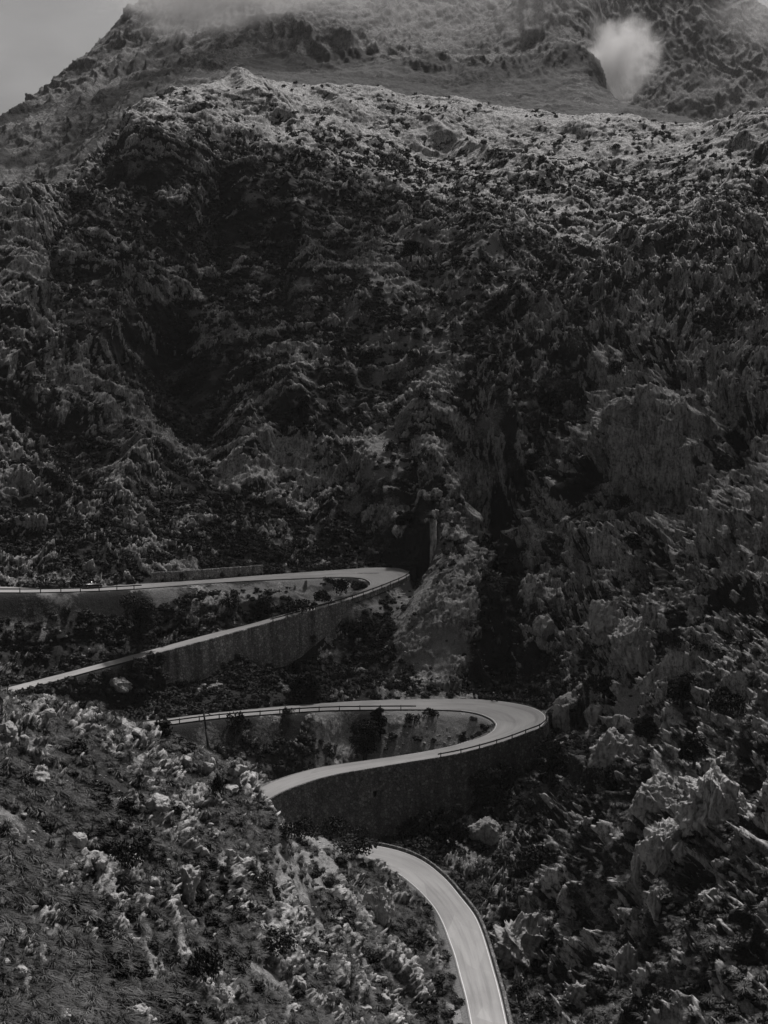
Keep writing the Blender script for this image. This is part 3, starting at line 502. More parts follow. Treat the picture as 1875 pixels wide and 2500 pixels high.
def road_wall(k, m0, m1, m, label, extra=1.5, rise=0.12, step=1, thick=0.35, name='retaining_wall', fixed=None, batter=0.10):
    O, I = ROADS[k]; A = O[m0:m1:step]; out = (O - I)[m0:m1:step].copy(); out[:, 2] = 0; out /= np.linalg.norm(out, axis=1)[:, None]
    n2 = len(A) * 3; tt = np.linspace(0, len(A) - 1, n2); A = np.stack([np.interp(tt, range(len(A)), A[:, i]) for i in range(3)], 1); out = np.stack([np.interp(tt, range(len(out)), out[:, i]) for i in range(3)], 1)
    if fixed is None:
        q = A + out * 2.2; zb = base_z(q[:, 0], q[:, 1]); h = np.maximum(A[:, 2] - zb, 0.4) + extra
    else: h = np.full(len(A), fixed)
    return wall(name, A - out * 0.02, out, h, thick, m, label, 'wall', rise=rise, batter=batter)
road_wall(0, 128, 226, M_WALLP, 'long streaked masonry retaining wall under the upper hairpin and its descending road')
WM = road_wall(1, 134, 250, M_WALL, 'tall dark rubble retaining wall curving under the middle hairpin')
road_wall(2, 0, 160, M_PARA, 'low pale stone parapet along the right edge of the lowest road', rise=0.42, fixed=2.6, thick=0.42, name='parapet_wall', batter=0.04)
# drain opening in the middle wall
q = P(905, 1935, 241.5)
dr = bpy.data.objects.new('tmp', None)
def box(name, cx, cy, cz, sx, sy, sz, m, parent=None, rot=0, bev=0.0):
    V = np.array([[x, y, z] for x in (-.5, .5) for y in (-.5, .5) for z in (-.5, .5)], float) * [sx, sy, sz]
    cr_, sr_ = math.cos(rot), math.sin(rot); V = np.c_[V[:, 0] * cr_ - V[:, 1] * sr_ + cx, V[:, 0] * sr_ + V[:, 1] * cr_ + cy, V[:, 2] + cz]
    F = [(0, 1, 3, 2), (4, 6, 7, 5), (0, 4, 5, 1), (2, 3, 7, 6), (0, 2, 6, 4), (1, 5, 7, 3)]
    o = link(name, mesh_np(name, V, np.array(F)), m, parent)
    if bev: bm_ = o.modifiers.new('b', 'BEVEL'); bm_.width = bev; bm_.segments = 2
    return o
def tubes(segs, nside=6):
    """segs: list of (p0, p1, r0, r1) -> verts, quads"""
    V = []; F = []
    for p0, p1, r0, r1 in segs:
        p0 = np.array(p0, float); p1 = np.array(p1, float); d = p1 - p0; d /= np.linalg.norm(d) + 1e-9
        a = np.cross(d, [0, 0, 1.0]) if abs(d[2]) < 0.9 else np.cross(d, [1.0, 0, 0]); a /= np.linalg.norm(a); b = np.cross(d, a); s = len(V)
        for p, r in ((p0, r0), (p1, r1)):
            for i in range(nside):
                t = 2 * math.pi * i / nside; V.append(p + (a * math.cos(t) + b * math.sin(t)) * r)
        for i in range(nside):
            j = (i + 1) % nside; F.append((s + i, s + j, s + nside + j, s + nside + i))
        if nside == 4: F += [(s + 3, s + 2, s + 1, s), (s + 4, s + 5, s + 6, s + 7)]
        elif nside == 6: F += [(s + 3, s + 2, s + 1, s), (s, s + 5, s + 4, s + 3), (s + 6, s + 7, s + 8, s + 9), (s + 9, s + 10, s + 11, s + 6)]
    return np.array(V), np.array(F)
def tube_obj(name, segs, m, parent=None, nside=6):
    V, F = tubes(segs, nside); return link(name, mesh_np(name, V, F, smooth=nside > 6), m, parent)
bpy.data.objects.remove(dr)
M_BLACK = simple_mat('dark_void', 0.006, 0.2, 3)
# wall behind the upper road
def back_wall():
    A = np.array([PZ(x, y, z) for x, y, z in [(369, 1421.5, -50.0), (430, 1418, -50.3), (500, 1413, -50.7), (570, 1407.5, -51.1), (641, 1402.5, -51.5)]]); A = cr(A, 140)
    dv = np.gradient(A, axis=0); out = np.c_[dv[:, 1], -dv[:, 0], dv[:, 0] * 0]; out /= np.linalg.norm(out, axis=1)[:, None]
    if out[0, 1] > 0: out = -out
    A = A + np.array([0, 0, 2.0]) - out * 0.3
    return wall('retaining_wall', A, out, np.full(len(A), 2.6), 0.4, M_WALLP, 'low straight masonry wall holding the slope above the upper road', 'wall', rise=0.1, batter=0.05)
back_wall()
# ------------------------------------------------------------------ guard rails
def guard_rail(line, label, post_gap=4.0, endslope=True):
    al = np.r_[0, np.cumsum(np.linalg.norm(np.diff(line, axis=0), axis=1))]; Lg = al[-1]
    root = empty('guard_rail', line[0]); tag(root, label, 'guard rail'); o0 = line[0]
    ss = np.linspace(0, Lg, int(Lg / 1.0) + 2); pts = np.stack([np.interp(ss, al, line[:, i]) for i in range(3)], 1) - o0
    d = np.gradient(pts, axis=0); d /= np.linalg.norm(d, axis=1)[:, None]; sd_ = np.c_[d[:, 1], -d[:, 0], d[:, 0] * 0]
    prof = [(0.02, .56), (0.05, .62), (0.02, .68), (0.05, .74), (0.02, .80), (-0.02, .80), (-0.02, .56)]
    V = np.stack([pts + sd_ * a + np.array([0, 0, z]) for a, z in prof], 1); n, k = V.shape[:2]; idx = np.arange(n * k).reshape(n, k)
    Fq = np.concatenate([np.stack([idx[:-1, j], idx[1:, j], idx[1:, (j + 1) % k], idx[:-1, (j + 1) % k]], -1) for j in range(k)])
    link('rail', mesh_np('rail', V.reshape(-1, 3), Fq), M_METAL, root)
    pm = None
    for s in np.arange(0.3, Lg, post_gap):
        p = np.array([np.interp(s, al, line[:, i]) for i in range(3)]) - o0
        if pm is None: po = box('post', 0, 0, 0.22, 0.16, 0.16, 1.3, M_METAL, root); pm = po.data
        else: po = link('post', pm, None, root)
        po.location = p
    return root
def near_s(k, px):  # not used for placement, only to find road samples
    O, I = ROADS[k]; x, y = proj(O[:, 0], O[:, 1], O[:, 2]); return x, y
def rail_on(k, side, m0, m1, off, label):
    O, I = ROADS[k]; a, b_ = offs(O, I, off, off) if side == 'o' else offs(I, O, off, off); return guard_rail(a[m0:m1], label)
def idx_at(k, side, px, lo, hi):
    O, I = ROADS[k]; A = O if side == 'o' else I; x, y = proj(A[:, 0], A[:, 1], A[:, 2]); return lo + int(np.argmin(np.abs(x[lo:hi] - px)))
rail_on(0, 'o', idx_at(0, 'o', 1000, 120, 160), idx_at(0, 'o', 650, 150, 250), -0.12, 'dark guard rail round the outer edge of the upper hairpin above the streaked wall')
rail_on(0, 'i', 0, idx_at(0, 'i', 365, 0, 80), -0.1, 'dark guard rail in front of the parked black car on the upper road')
rail_on(1, 'o', idx_at(1, 'o', 1333, 120, 165), idx_at(1, 'o', 1058, 140, 250), -0.12, 'dark guard rail round the outer edge of the middle hairpin above the tall rubble wall')
rail_on(1, 'i', idx_at(1, 'i', 384, 0, 80), idx_at(1, 'i', 1022, 60, 130), -0.1, 'long dark guard rail on the inner edge of the middle hairpin behind the tree')
# ------------------------------------------------------------------ vegetation
def leaf_cloud(n, lobes, size, seed, flat=0.0, core=True):
    """leaf-sized quads through the outer volume of several lobes; lobes: (x,y,z,rx,ry,rz)"""
    r = np.random.default_rng(seed); L_ = np.array(lobes, float); wgt = (L_[:, 3] * L_[:, 4] * L_[:, 5]) ** 0.67; k = r.choice(len(L_), n, p=wgt / wgt.sum())
    d = r.normal(size=(n, 3)); d /= np.linalg.norm(d, axis=1)[:, None]; d[:, 2] = np.where(d[:, 2] < -0.35, -d[:, 2], d[:, 2])
    rad = 1 - np.abs(r.normal(size=n)) * 0.16 + r.normal(size=n) * 0.07
    lump = 1 + 0.34 * pn(d[:, 0] * 2.1 + k * 3, d[:, 1] * 2.1, d[:, 2] * 2.1, seed) + 0.15 * pn(d[:, 0] * 5 + k, d[:, 1] * 5, d[:, 2] * 5, seed)
    c_ = L_[k, :3] + d * L_[k, 3:6] * (rad * lump)[:, None]
    nrm = d * 0.6 + r.normal(size=(n, 3)) * 0.6; nrm /= np.linalg.norm(nrm, axis=1)[:, None]
    t = np.cross(nrm, r.normal(size=(n, 3))); t /= np.linalg.norm(t, axis=1)[:, None]; b = np.cross(nrm, t); s = size * r.uniform(0.5, 1.3, n)[:, None]
    V = np.stack([c_ - t * s - b * s * .6, c_ + t * s - b * s * .5, c_ + t * s * .8 + b * s * .7, c_ - t * s * .7 + b * s * .6], 1).reshape(-1, 3); F = np.arange(4 * n).reshape(-1, 4)
    if core:
        for l in L_:
            v, f = BALL; f = f + len(V); V = np.vstack([V, l[:3] + v * l[3:6] * 0.72]); F = np.vstack([F, f])
    return V, F
def make_ball(n=3):
    V = []; F = []
    for ax in range(3):
        for sg in (-1, 1):
            s = len(V)
            for i in range(n + 1):
                for j in range(n + 1):
                    p = [0, 0, 0]; p[ax] = sg; p[(ax + 1) % 3] = (2 * i / n - 1) * sg; p[(ax + 2) % 3] = 2 * j / n - 1; p = np.array(p, float); V.append(p / np.linalg.norm(p))
            for i in range(n):
                for j in range(n): a = s + i * (n + 1) + j; F.append((a, a + n + 1, a + n + 2, a + 1))
    return np.array(V), np.array(F)
BALL = make_ball(3)
def rnd_lobes(r, k, spread=0.55):
    out = [(0, 0, .42, .62, .62, .5)]
    for _ in range(k): a = r.uniform(0, 6.28); q = r.uniform(.3, 1) * spread; out.append((math.cos(a) * q, math.sin(a) * q, r.uniform(.25, .65), r.uniform(.28, .45), r.uniform(.28, .45), r.uniform(.25, .42)))
    return out
def scatter_mesh(name, protos, pos, scl, rotz, tilt=None, m=None, extra=None):
    Vs = []; Fs = []; off = 0; pid = rng.integers(0, len(protos), len(pos))
    for k, (pv, pf) in enumerate(protos):
        s = np.where(pid == k)[0]
        if not len(s): continue
        c_, s_ = np.cos(rotz[s])[:, None], np.sin(rotz[s])[:, None]; sc = scl[s]
        x = pv[None, :, 0] * sc[:, :1]; y = pv[None, :, 1] * sc[:, 1:2]; z = pv[None, :, 2] * sc[:, 2:3]
        V = np.stack([x * c_ - y * s_ + pos[s, :1], x * s_ + y * c_ + pos[s, 1:2], z + pos[s, 2:3]], -1).reshape(-1, 3)
        F = (pf[None] + (np.arange(len(s)) * len(pv))[:, None, None]).reshape(-1, 4) + off; off += len(V); Vs.append(V); Fs.append(F)
    return link(name, mesh_np(name, np.vstack(Vs), np.vstack(Fs)), m)
# flattened vertex pools for scattering
XX, YY, ZZ = T['X'], T['Y'], T['Z']; PXf, PYf = proj(XX, YY, ZZ)
du = (0.65 / 959) * YY; dd = np.gradient(YY, axis=1); AREA = np.abs(du * dd)
INF = (PXf > -60) & (PXf < 1935) & (PYf < 2620) & (PYf > 100) & (T['rd'] > 1.0) & ~(T['down'] & (T['rd'] < 4.5))
# hidden vertices need no plants: keep a running minimum of the image row along each column
run = np.minimum.accumulate(PYf, axis=1); VIS = PYf < run + 14
def pick(weight, n, seed):
    r = np.random.default_rng(seed); wv = (weight * AREA * INF * VIS).ravel(); wv = wv / wv.sum(); i = r.choice(len(wv), n, replace=False, p=wv)
    return i
VEG = field([(300, 500, 200, 150, .9), (900, 450, 300, 80, .5), (1300, 300, 400, 60, .10), (600, 230, 250, 60, .07), (1600, 550, 250, 120, .5), (300, 900, 300, 300, .7), (900, 700, 200, 200, .7), (1100, 850, 150, 150, .5), (1150, 1150, 100, 150, .3), (1070, 1520, 65, 140, .03), (1130, 1330, 45, 110, .05), (500, 1330, 500, 60, 1.3), (1218, 1450, 42, 200, 3.0), (1500, 1250, 300, 300, .6), (1600, 1600, 200, 150, .7), (1620, 1780, 50, 70, .05), (350, 1550, 350, 60, 1.2), (700, 1450, 120, 30, .12), (500, 1690, 500, 50, 1.3), (450, 1810, 200, 50, 1.2), (1040, 1785, 110, 40, .08), (900, 2040, 300, 40, 1.6), (1300, 2000, 150, 150, 1.2), (1700, 2000, 120, 120, .4), (1500, 2350, 300, 150, 1.0), (300, 2200, 400, 300, .5), (600, 1920, 80, 50, .3)], PXf, PYf)
vw = VEG * np.clip(1 - T['mac'] * .22, .3, 3.5) * np.clip(1.15 - T['rock'], 0.03, 1) * (0.25 + sst(-0.1, 0.35, fbm(XX, YY, ZZ, 11, 3, 200))) * np.clip(1.4 - T['slope'] * 0.5, 0.15, 1)
r = np.random.default_rng(5)
def scat_params(i, smin, smax, power=2.0, sink=0.15):
    n = len(i); s = smin + (smax - smin) * r.random(n) ** power; pos = np.stack([XX.ravel()[i], YY.ravel()[i], ZZ.ravel()[i]], 1); pos[:, 2] -= s * sink
    return pos, np.stack([s * r.uniform(.8, 1.25, n), s * r.uniform(.8, 1.25, n), s * r.uniform(.7, 1.15, n)], 1), r.uniform(0, 6.28, n)
PB_far = [leaf_cloud(26, rnd_lobes(np.random.default_rng(k), 2), .24, k) for k in range(5)]
PB_mid = [leaf_cloud(80, rnd_lobes(np.random.default_rng(k), 3), .15, k + 20) for k in range(5)]
PB_near = [leaf_cloud(240, rnd_lobes(np.random.default_rng(k), 4), .085, k + 40) for k in range(5)]
far = sst(340, 345, YY); mid_ = (YY > 215) & (YY < 345); near = YY < 215
def cat_scatter(nm, sets, m, kind='stuff'):
    o = None; Vs = []; Fs = []; off = 0
    for protos, (pos, scl, rz) in sets:
        t = scatter_mesh('tmp', protos, pos, scl, rz); me = t.data; nv = len(me.vertices); V = np.empty(nv * 3, np.float32); me.vertices.foreach_get('co', V); F = np.empty(len(me.loops), np.int32); me.loops.foreach_get('vertex_index', F)
        Vs.append(V.reshape(-1, 3)); Fs.append(F.reshape(-1, 4) + off); off += nv; bpy.data.objects.remove(t); bpy.data.meshes.remove(me)
    o = link(nm, mesh_np(nm, np.vstack(Vs), np.vstack(Fs)), m); tag(o, kind=kind); return o
i1 = pick(vw * far, 15000, 1); i2 = pick(vw * mid_, 8500, 2); i3 = pick(vw * near * sst(1150, 1250, PXf), 1500, 3)
o = cat_scatter('scrub', [(PB_far, scat_params(i1, .55, 2.1, 2.2)), (PB_mid, scat_params(i2, .45, 1.7, 2.0)), (PB_near, scat_params(i3, .4, 1.5, 2.0))], M_FOL2)
tag(o, 'dark low scrub covering the mountainside and the slopes between the roads', 'scrub', kind='stuff')
# tussock grass of the near spurs
def tussock(n, seed):
    r_ = np.random.default_rng(seed); az = r_.uniform(0, 6.28, n); ln = r_.uniform(.5, 1.1, n); lean = r_.uniform(.1, 1.0, n) ** .8; V = []; F = []
    r0 = r_.uniform(0, .25, n); w_ = 0.019
    for i in range(n):
        d = np.array([math.cos(az[i]), math.sin(az[i]), 0]); s_ = np.array([-d[1], d[0], 0]) * w_; b0 = d * r0[i]; p1 = b0 + d * lean[i] * ln[i] * .35 + np.array([0, 0, ln[i] * .6]); p2 = b0 + d * lean[i] * ln[i] * .95 + np.array([0, 0, ln[i] * (.95 - lean[i] * .55)])
        k = len(V); V += [b0 - s_, b0 + s_, p1 + s_ * 1.2, p1 - s_ * 1.2, p2 + s_ * .3, p2 - s_ * .3]; F += [(k, k + 1, k + 2, k + 3), (k + 3, k + 2, k + 4, k + 5)]
    V = np.array(V); v, f = BALL; f = f + len(V); V = np.vstack([V, v * [.35, .35, .3] + [0, 0, .12]]); F = np.vstack([np.array(F), f]); return V, F
PT = [tussock(130, k) for k in range(6)]
fg = (YY < 226) & (PXf < 1180)
tw = fg * np.clip(1.1 - T['rock'], 0.04, 1) * (0.06 + sst(-.2, .22, fbm(XX, YY, ZZ, 6, 4, 210))) * (1 - sst(.6, .8, T['So']) * .85)
i4 = pick(tw + near * (PXf > 1180) * 0.25 * np.clip(1.1 - T['rock'], 0, 1), 8500, 4)
o = cat_scatter('tussock_grass', [(PT, scat_params(i4, .55, 1.35, 1.3, .1))], M_GRASS)
tag(o, 'arching tufts of dry tussock grass covering the near spur', 'grass', kind='stuff')
i5 = pick(tw * (.05 + sst(0, .35, fbm(XX, YY, ZZ, 9, 3, 230))), 1500, 6); o = cat_scatter('scrub', [(PB_near, scat_params(i5, .35, 1.5, 2.0))], M_FOL)
tag(o, 'small dark cushions of scrub among the tussocks of the near spur', 'scrub', kind='stuff')

# ------------------------------------------------------------------ finding the ground under a point of the hillside
CELL = 6; gxc = np.clip((PXf / CELL).astype(int) + 20, 0, 399); gyc = np.clip((PYf / CELL).astype(int) + 20, 0, 499)
ordr = np.argsort(-YY.ravel()); grid = np.full(400 * 500, -1); ok = (VIS & (PYf > 90)).ravel()[ordr]; grid[(gxc * 500 + gyc).ravel()[ordr][ok]] = ordr[ok]; grid = grid.reshape(400, 500)
def hit(px, py):
    i = int(px / CELL) + 20; j = int(py / CELL) + 20
    for r_ in range(8):
        for dj in sorted(range(-r_, r_ + 1), key=abs):
            for di in (-r_, r_) if abs(dj) != r_ else range(-r_, r_ + 1):
                a, b = i + di, j + dj
                if 0 <= a < 400 and 0 <= b < 500 and grid[a, b] >= 0:
                    k = grid[a, b]; return np.array([XX.ravel()[k], YY.ravel()[k], ZZ.ravel()[k]])
    return P(px, py, 300)
# ------------------------------------------------------------------ boulders and rock towers
def boulder_mesh(seed, sx, sy, sz, n=26, flute=0.0, bands=0.0, cuts=12, det=1.0):
    v, f = make_ball(n); r_ = np.random.default_rng(seed)
    for _ in range(cuts + 6):
        d = r_.normal(size=3); d /= np.linalg.norm(d); h = r_.uniform(.52, .86); t = v @ d - h; v = v - np.clip(t, 0, None)[:, None] * d * .92
    a, b, c_ = (v[:, i].astype(np.float32) * 1.0 for i in range(3)); nr = v / (np.linalg.norm(v, axis=1)[:, None] + 1e-9)
    w_ = fbm(a, b, c_, 1.0, 2, seed) * .25
    dsp = fbm(a, b, c_, .8, 6, seed + 1, .6) * .09 + (ridged(a + w_, b + w_, c_, .45, 4, seed + 2) - .5) * .07 * det
    dsp += .7 * flute * (ridged(a * 1.0 + w_, b * 1.0, c_ * .18, .26, 3, seed + 3) - .5) + bands * (ridged(a * .25 + w_, b * .25, (c_ + a * .45 + w_ * .8), .42, 3, seed + 4) - .6)
    f1, f2, wid = worley(a + w_, b + w_, c_ * .6, .42, seed % 7); dsp += (np.clip((f2 - f1) / .10, 0, 1) ** .5 - 1) * .07 + (wid - .5) * .16 * det
    f1, f2, wid = worley(a + w_ * .5, b, c_ * .7, .17, seed % 5); dsp += ((np.clip((f2 - f1) / .10, 0, 1) ** .5 - 1) * .03 + (wid - .5) * .05) * det * (n > 22)
    v = v + nr * dsp[:, None]; v = v * [sx, sy, sz]
    return v, f
def place_boulder(px, py, wpx, hpx, seed, label, group=None, cat='boulder', name='boulder', flute=0.0, bands=0.0, n=26, mt=None, depth=1.0, tilt=0.0, tiltx=0.0):
    g = hit(px, py + hpx * .42); m_ = g[1] / FPX; W = wpx * m_ / 2; H = hpx * m_ / 2 / .96
    v, f = boulder_mesh(seed, W * 1.06, W * depth, H * 1.25, n, flute, bands); o = link(name, mesh_np(name, v, f), mt or M_ROCK)
    q = P(px, py, g[1] + W * depth * .35); o.location = (q[0], q[1] + W * .12, q[2] - H * .22); o.rotation_euler = (tiltx, tilt, 0)
    return tag(o, label, cat, group)
for a in [
    (1742, 1958, 205, 200, 31, 'huge pale domed boulder with a smooth overhanging face at the right edge', dict(n=70, flute=.03, bands=.14, depth=1.5)),
    (1625, 2065, 120, 130, 32, 'fluted pale rock tower just below and left of the huge domed boulder', dict(n=44, flute=.13)),
    (1598, 1945, 125, 100, 33, 'ribbed grey rock knob left of the huge domed boulder', dict(n=44, flute=.10)),
    (1562, 2110, 42, 105, 34, 'narrow upright rock slab left of the fluted rock tower', dict(n=26, flute=.1)),
    (1668, 2072, 60, 55, 35, 'blunt pale block leaning against the right side of the fluted tower', dict(n=26)),
    (1262, 2298, 150, 125, 36, 'striped layered rock standing right beside the parapet of the lowest road', dict(n=60, bands=.20, flute=.03, tilt=.25)),
    (922, 2212, 104, 100, 37, 'split whitish boulder on the near spur left of the lowest road', dict(n=44, bands=.06)),
    (1372, 1748, 58, 85, 38, 'upright pale boulder just right of the middle hairpin', dict(n=34)),
    (1447, 1738, 55, 48, 39, 'smaller rounded boulder second to the right of the middle hairpin', dict(n=26)),
    (1385, 1712, 75, 40, 40, 'knobbly rock cluster on top of the upright boulder by the middle hairpin', dict(n=30)),
    (1555, 1575, 120, 150, 41, 'tall creased rock fin in the middle of the right hillside', dict(depth=1.4, n=54, flute=.12, bands=.08, tilt=-.3)),
    (1480, 1500, 95, 115, 42, 'grey rock tooth left of the tall creased fin', dict(n=44, flute=.08, bands=.06)),
    (1322, 1532, 60, 55, 43, 'rounded rock bulge above the middle hairpin at the foot of the cleft', dict(n=30)),
    (1490, 1835, 135, 125, 44, 'broad broken outcrop below the twin boulders by the middle hairpin', dict(n=50, flute=.08, bands=.08)),
    (1392, 2185, 80, 66, 45, 'dark grey faceted boulder in the ravine right of the lowest road', dict(n=34)),
    (1602, 2203, 42, 62, 46, 'pale chipped block below the fluted rock tower', dict(n=26)),
    (1733, 2192, 64, 58, 47, 'mushroom shaped grey boulder on the lower right slope', dict(n=30)),
    (1530, 2345, 70, 100, 48, 'lumpy leaning rock on the lower right slope', dict(n=36, flute=.06)),
    (1188, 2028, 95, 75, 49, 'pale outcrop under the trees at the foot of the tall rubble wall', dict(n=36)),
    (1405, 2425, 75, 60, 50, 'stepped pale ledge in the lower right corner of the ravine', dict(n=36, bands=.12, tilt=.5)),
    (452, 2160, 74, 90, 51, 'long leaning pale slab on the near spur', dict(n=40, bands=.12, tilt=.35, depth=1.2)),
    (290, 1668, 84, 46, 52, 'pale crumbly outcrop on the slope between the two hairpin roads', dict(n=40)),
    (216, 1381, 38, 34, 53, 'single grey rock standing above the upper road behind the black car', dict(n=24)),
    (1665, 1000, 40, 60, 54, 'grey rock nose on the cliffs of the right hillside', dict(n=30, flute=.08)),
    (1392, 990, 42, 42, 55, 'bright topped knob at the left end of the right cliffs', dict(n=28)),
    (1510, 995, 80, 60, 56, 'double domed rock above the streaked right cliff', dict(n=36, bands=.05))]:
    place_boulder(*a[:6], **a[6])
GRB = 'loose pale boulders on the near spur'
for k, (px, py, w_, h_) in enumerate([(452, 1856, 46, 36), (500, 1872, 40, 34), (517, 1862, 26, 26), (575, 1880, 50, 30), (640, 2080, 40, 34), (560, 1925, 46, 30), (106, 2188, 28, 40), (126, 2074, 24, 44), (812, 2430, 26, 30), (50, 2370, 44, 34), (190, 2050, 44, 60), (290, 2015, 40, 30), (385, 1960, 60, 46), (95, 1900, 60, 44), (330, 1786, 44, 26), (30, 2040, 40, 60),
                                      (150, 2480, 60, 44), (540, 2425, 50, 34), (730, 2400, 40, 50), (780, 2330, 36, 40), (830, 2180, 36, 22), (560, 2080, 30, 22), (495, 2082, 28, 26), (245, 2110, 36, 36), (330, 2470, 60, 36), (700, 2290, 36, 24), (940, 2440, 36, 36), (1000, 2380, 30, 40), (885, 2460, 40, 26), (280, 2190, 30, 26), (20, 1780, 50, 40), (120, 1740, 40, 30)]):
    place_boulder(px, py, w_ * 1.1, min(h_, w_) * .9, 100 + k, 'loose pale limestone boulder lying among the tussock grass of the near spur', GRB, n=20, mt=M_ROCKL)
# loose stones: too many to count
rw = (YY < 300) * (T['rd'] > 1.2) * (0.25 + T['soil'] * 1.2 + T['rock'] * .4)
i6 = pick(rw, 9500, 8); PS = []
for k in range(6):
    v, f = boulder_mesh(200 + k, .5, .42, .32, 5, cuts=9); PS.append((v, f))
o = cat_scatter('loose_stones', [(PS, scat_params(i6, .12, .85, 3.0, .02))], M_ROCKL)
tag(o, 'small pale stones scattered over the near slopes', 'stones', kind='stuff')
# ------------------------------------------------------------------ trees and shrubs as things
def tree(px, py, wpx, hpx, seed, label, name='tree', cat='tree', group=None, leaf=.16):
    g = hit(px, py); m_ = g[1] / FPX; W = wpx * m_ / 2; H = hpx * m_ * 1.04; r_ = np.random.default_rng(seed)
    root = empty(name, g); tag(root, label, cat, group); segs = [((0, 0, -.5), (W * .06, 0, H * .28), W * .09 + .05, W * .07 + .04)]; lobes = []
    nl = 9 + int(W * 1.5)
    for k in range(nl):
        a = r_.uniform(0, 6.28); q = W * r_.uniform(.15, .66); z = H * r_.uniform(.16, .80); q *= 1 - max(0, z / H - .5) * 1.1; c_ = (math.cos(a) * q, math.sin(a) * q * .9, z); rr = W * r_.uniform(.26, .42)
        lobes.append((*c_, rr, rr, min(rr * .85, H * .3))); segs.append(((W * .06, 0, H * .25), c_, W * .05 + .03, .03))
    tube_obj('trunk', segs, M_BARK, root)
    V, F = leaf_cloud(int(2600 + 260 * nl), lobes, leaf, seed, core=False); link('crown', mesh_np('crown', V, F), M_FOL, root)
    return root
for a in [(338, 1592, 118, 150, 61, 'tall dark spreading tree between the two legs of the upper hairpin'),
          (893, 1852, 118, 112, 62, 'broad dark tree standing inside the loop of the middle hairpin'),
          (925, 1800, 60, 88, 63, 'slender tree top rising over the guard rail inside the middle hairpin'),
          (1195, 1958, 140, 84, 64, 'wide dark tree at the foot of the tall rubble wall'),
          (1105, 2065, 105, 112, 65, 'dense dark tree in the ravine left of the pale outcrop'),
          (1345, 1905, 105, 115, 66, 'dark tree at the right end of the tall rubble wall'),
          (1665, 1722, 120, 88, 67, 'large dark tree above the scree chute on the right hillside'),
          (1475, 1698, 92, 62, 68, 'rounded dark tree above the twin boulders by the middle hairpin'),
          (748, 1708, 88, 66, 69, 'dark tree on the slope just above the middle road'),
          (1580, 1800, 85, 62, 70, 'dark tree at the left side of the scree chute'),
          (1697, 1868, 90, 88, 71, 'dark tree right behind the huge domed boulder'),
          (1003, 632, 62, 52, 72, 'lone dark tree high on the mountain face'),
          (738, 1012, 50, 52, 73, 'dark tree in the middle of the mountain face'),
          (988, 1288, 56, 48, 74, 'dark tree above the apex of the upper hairpin'),
          (1290, 1178, 52, 72, 75, 'dark tree at the upper end of the cleft'),
          (1550, 1345, 55, 45, 76, 'dark tree under the right cliffs')]:
    tree(*a[:6])
def shrub_proto(k):
    V, F = leaf_cloud(900, rnd_lobes(np.random.default_rng(300 + k), 8, .85), .055, 300 + k, core=False); return mesh_np('shrub', V, F)
SHP = [shrub_proto(k) for k in range(6)]
for me in SHP: me.materials.append(M_FOL)
def shrub(px, py, wpx, hpx, k, label, group=None):
    g = hit(px, py); m_ = g[1] / FPX; o = link('shrub', SHP[k % 6]); W = wpx * m_ / 2; H = hpx * m_ / .85
    o.location = g + np.array([0, W * .3, -H * .08]); o.scale = (W / .9, W / .9, H); o.rotation_euler = (0, 0, k * 1.7); return tag(o, label, 'shrub', group)
for k, a in enumerate([(722, 1497, 78, 34, 'widest dark mounded shrub on the bare bank inside the upper hairpin'), (787, 1474, 54, 32, 'middle dark shrub on the bare bank inside the upper hairpin'), (838, 1452, 42, 40, 'dark shrub nearest the inner bend of the upper hairpin'), (803, 1424, 34, 18, 'low dark shrub at the inner edge of the upper road'),
                       (638, 1502, 52, 44, 'bushy shrub left of the bare bank inside the upper hairpin'), (560, 1496, 46, 40, 'shrub farthest left on the bank inside the upper hairpin'), (865, 1566, 52, 52, 'dark round bush against the foot of the streaked wall'), (722, 1648, 36, 32, 'ball shaped bush on the slope under the streaked wall'), (760, 1572, 26, 28, 'small square topped bush touching the streaked wall'),
                       (1004, 1768, 42, 26, 'shrub under the end of the guard rail in the middle hairpin'), (1048, 1754, 46, 26, 'low double shrub at the inner line of the middle hairpin'), (1155, 1762, 26, 12, 'tiny shrub by the innermost bend of the middle hairpin'), (698, 1748, 34, 22, 'shrub growing through the middle guard rail'), (580, 1796, 56, 60, 'tall bush under the middle guard rail'),
                       (313, 2128, 105, 66, 'broad dark bush in the centre left of the near spur'), (862, 2088, 130, 44, 'long dark bush where the lowest road disappears behind the spur'), (530, 1952, 42, 66, 'upright dark bush by the pale crest rocks of the near spur'), (681, 2328, 110, 56, 'wide dark bush left below the split boulder'), (505, 2400, 110, 86, 'largest dark bush at the bottom of the near spur'),
                       (627, 2178, 92, 46, 'flat dark bush right of the upright slab'), (1300, 2140, 100, 60, 'dark bush filling the ravine floor'), (1270, 2430, 50, 36, 'round bush beside the parapet at the bottom'), (1340, 2490, 120, 40, 'wide bush at the bottom edge right of the road'), (1460, 1930, 90, 60, 'dark bush under the broad broken outcrop'), (1780, 1760, 90, 70, 'dark bush at the right edge above the domed boulder'),
                       (1460, 1600, 40, 60, 'bush squeezed between the rock tooth and the creased fin'), (1640, 1590, 60, 50, 'bush right of the creased fin'), (1720, 1600, 70, 45, 'spreading bush on the ledge far right'), (950, 2030, 90, 60, 'bush in the hollow between the rubble wall and the lowest road')]):
    shrub(*a[:4], k, a[4])
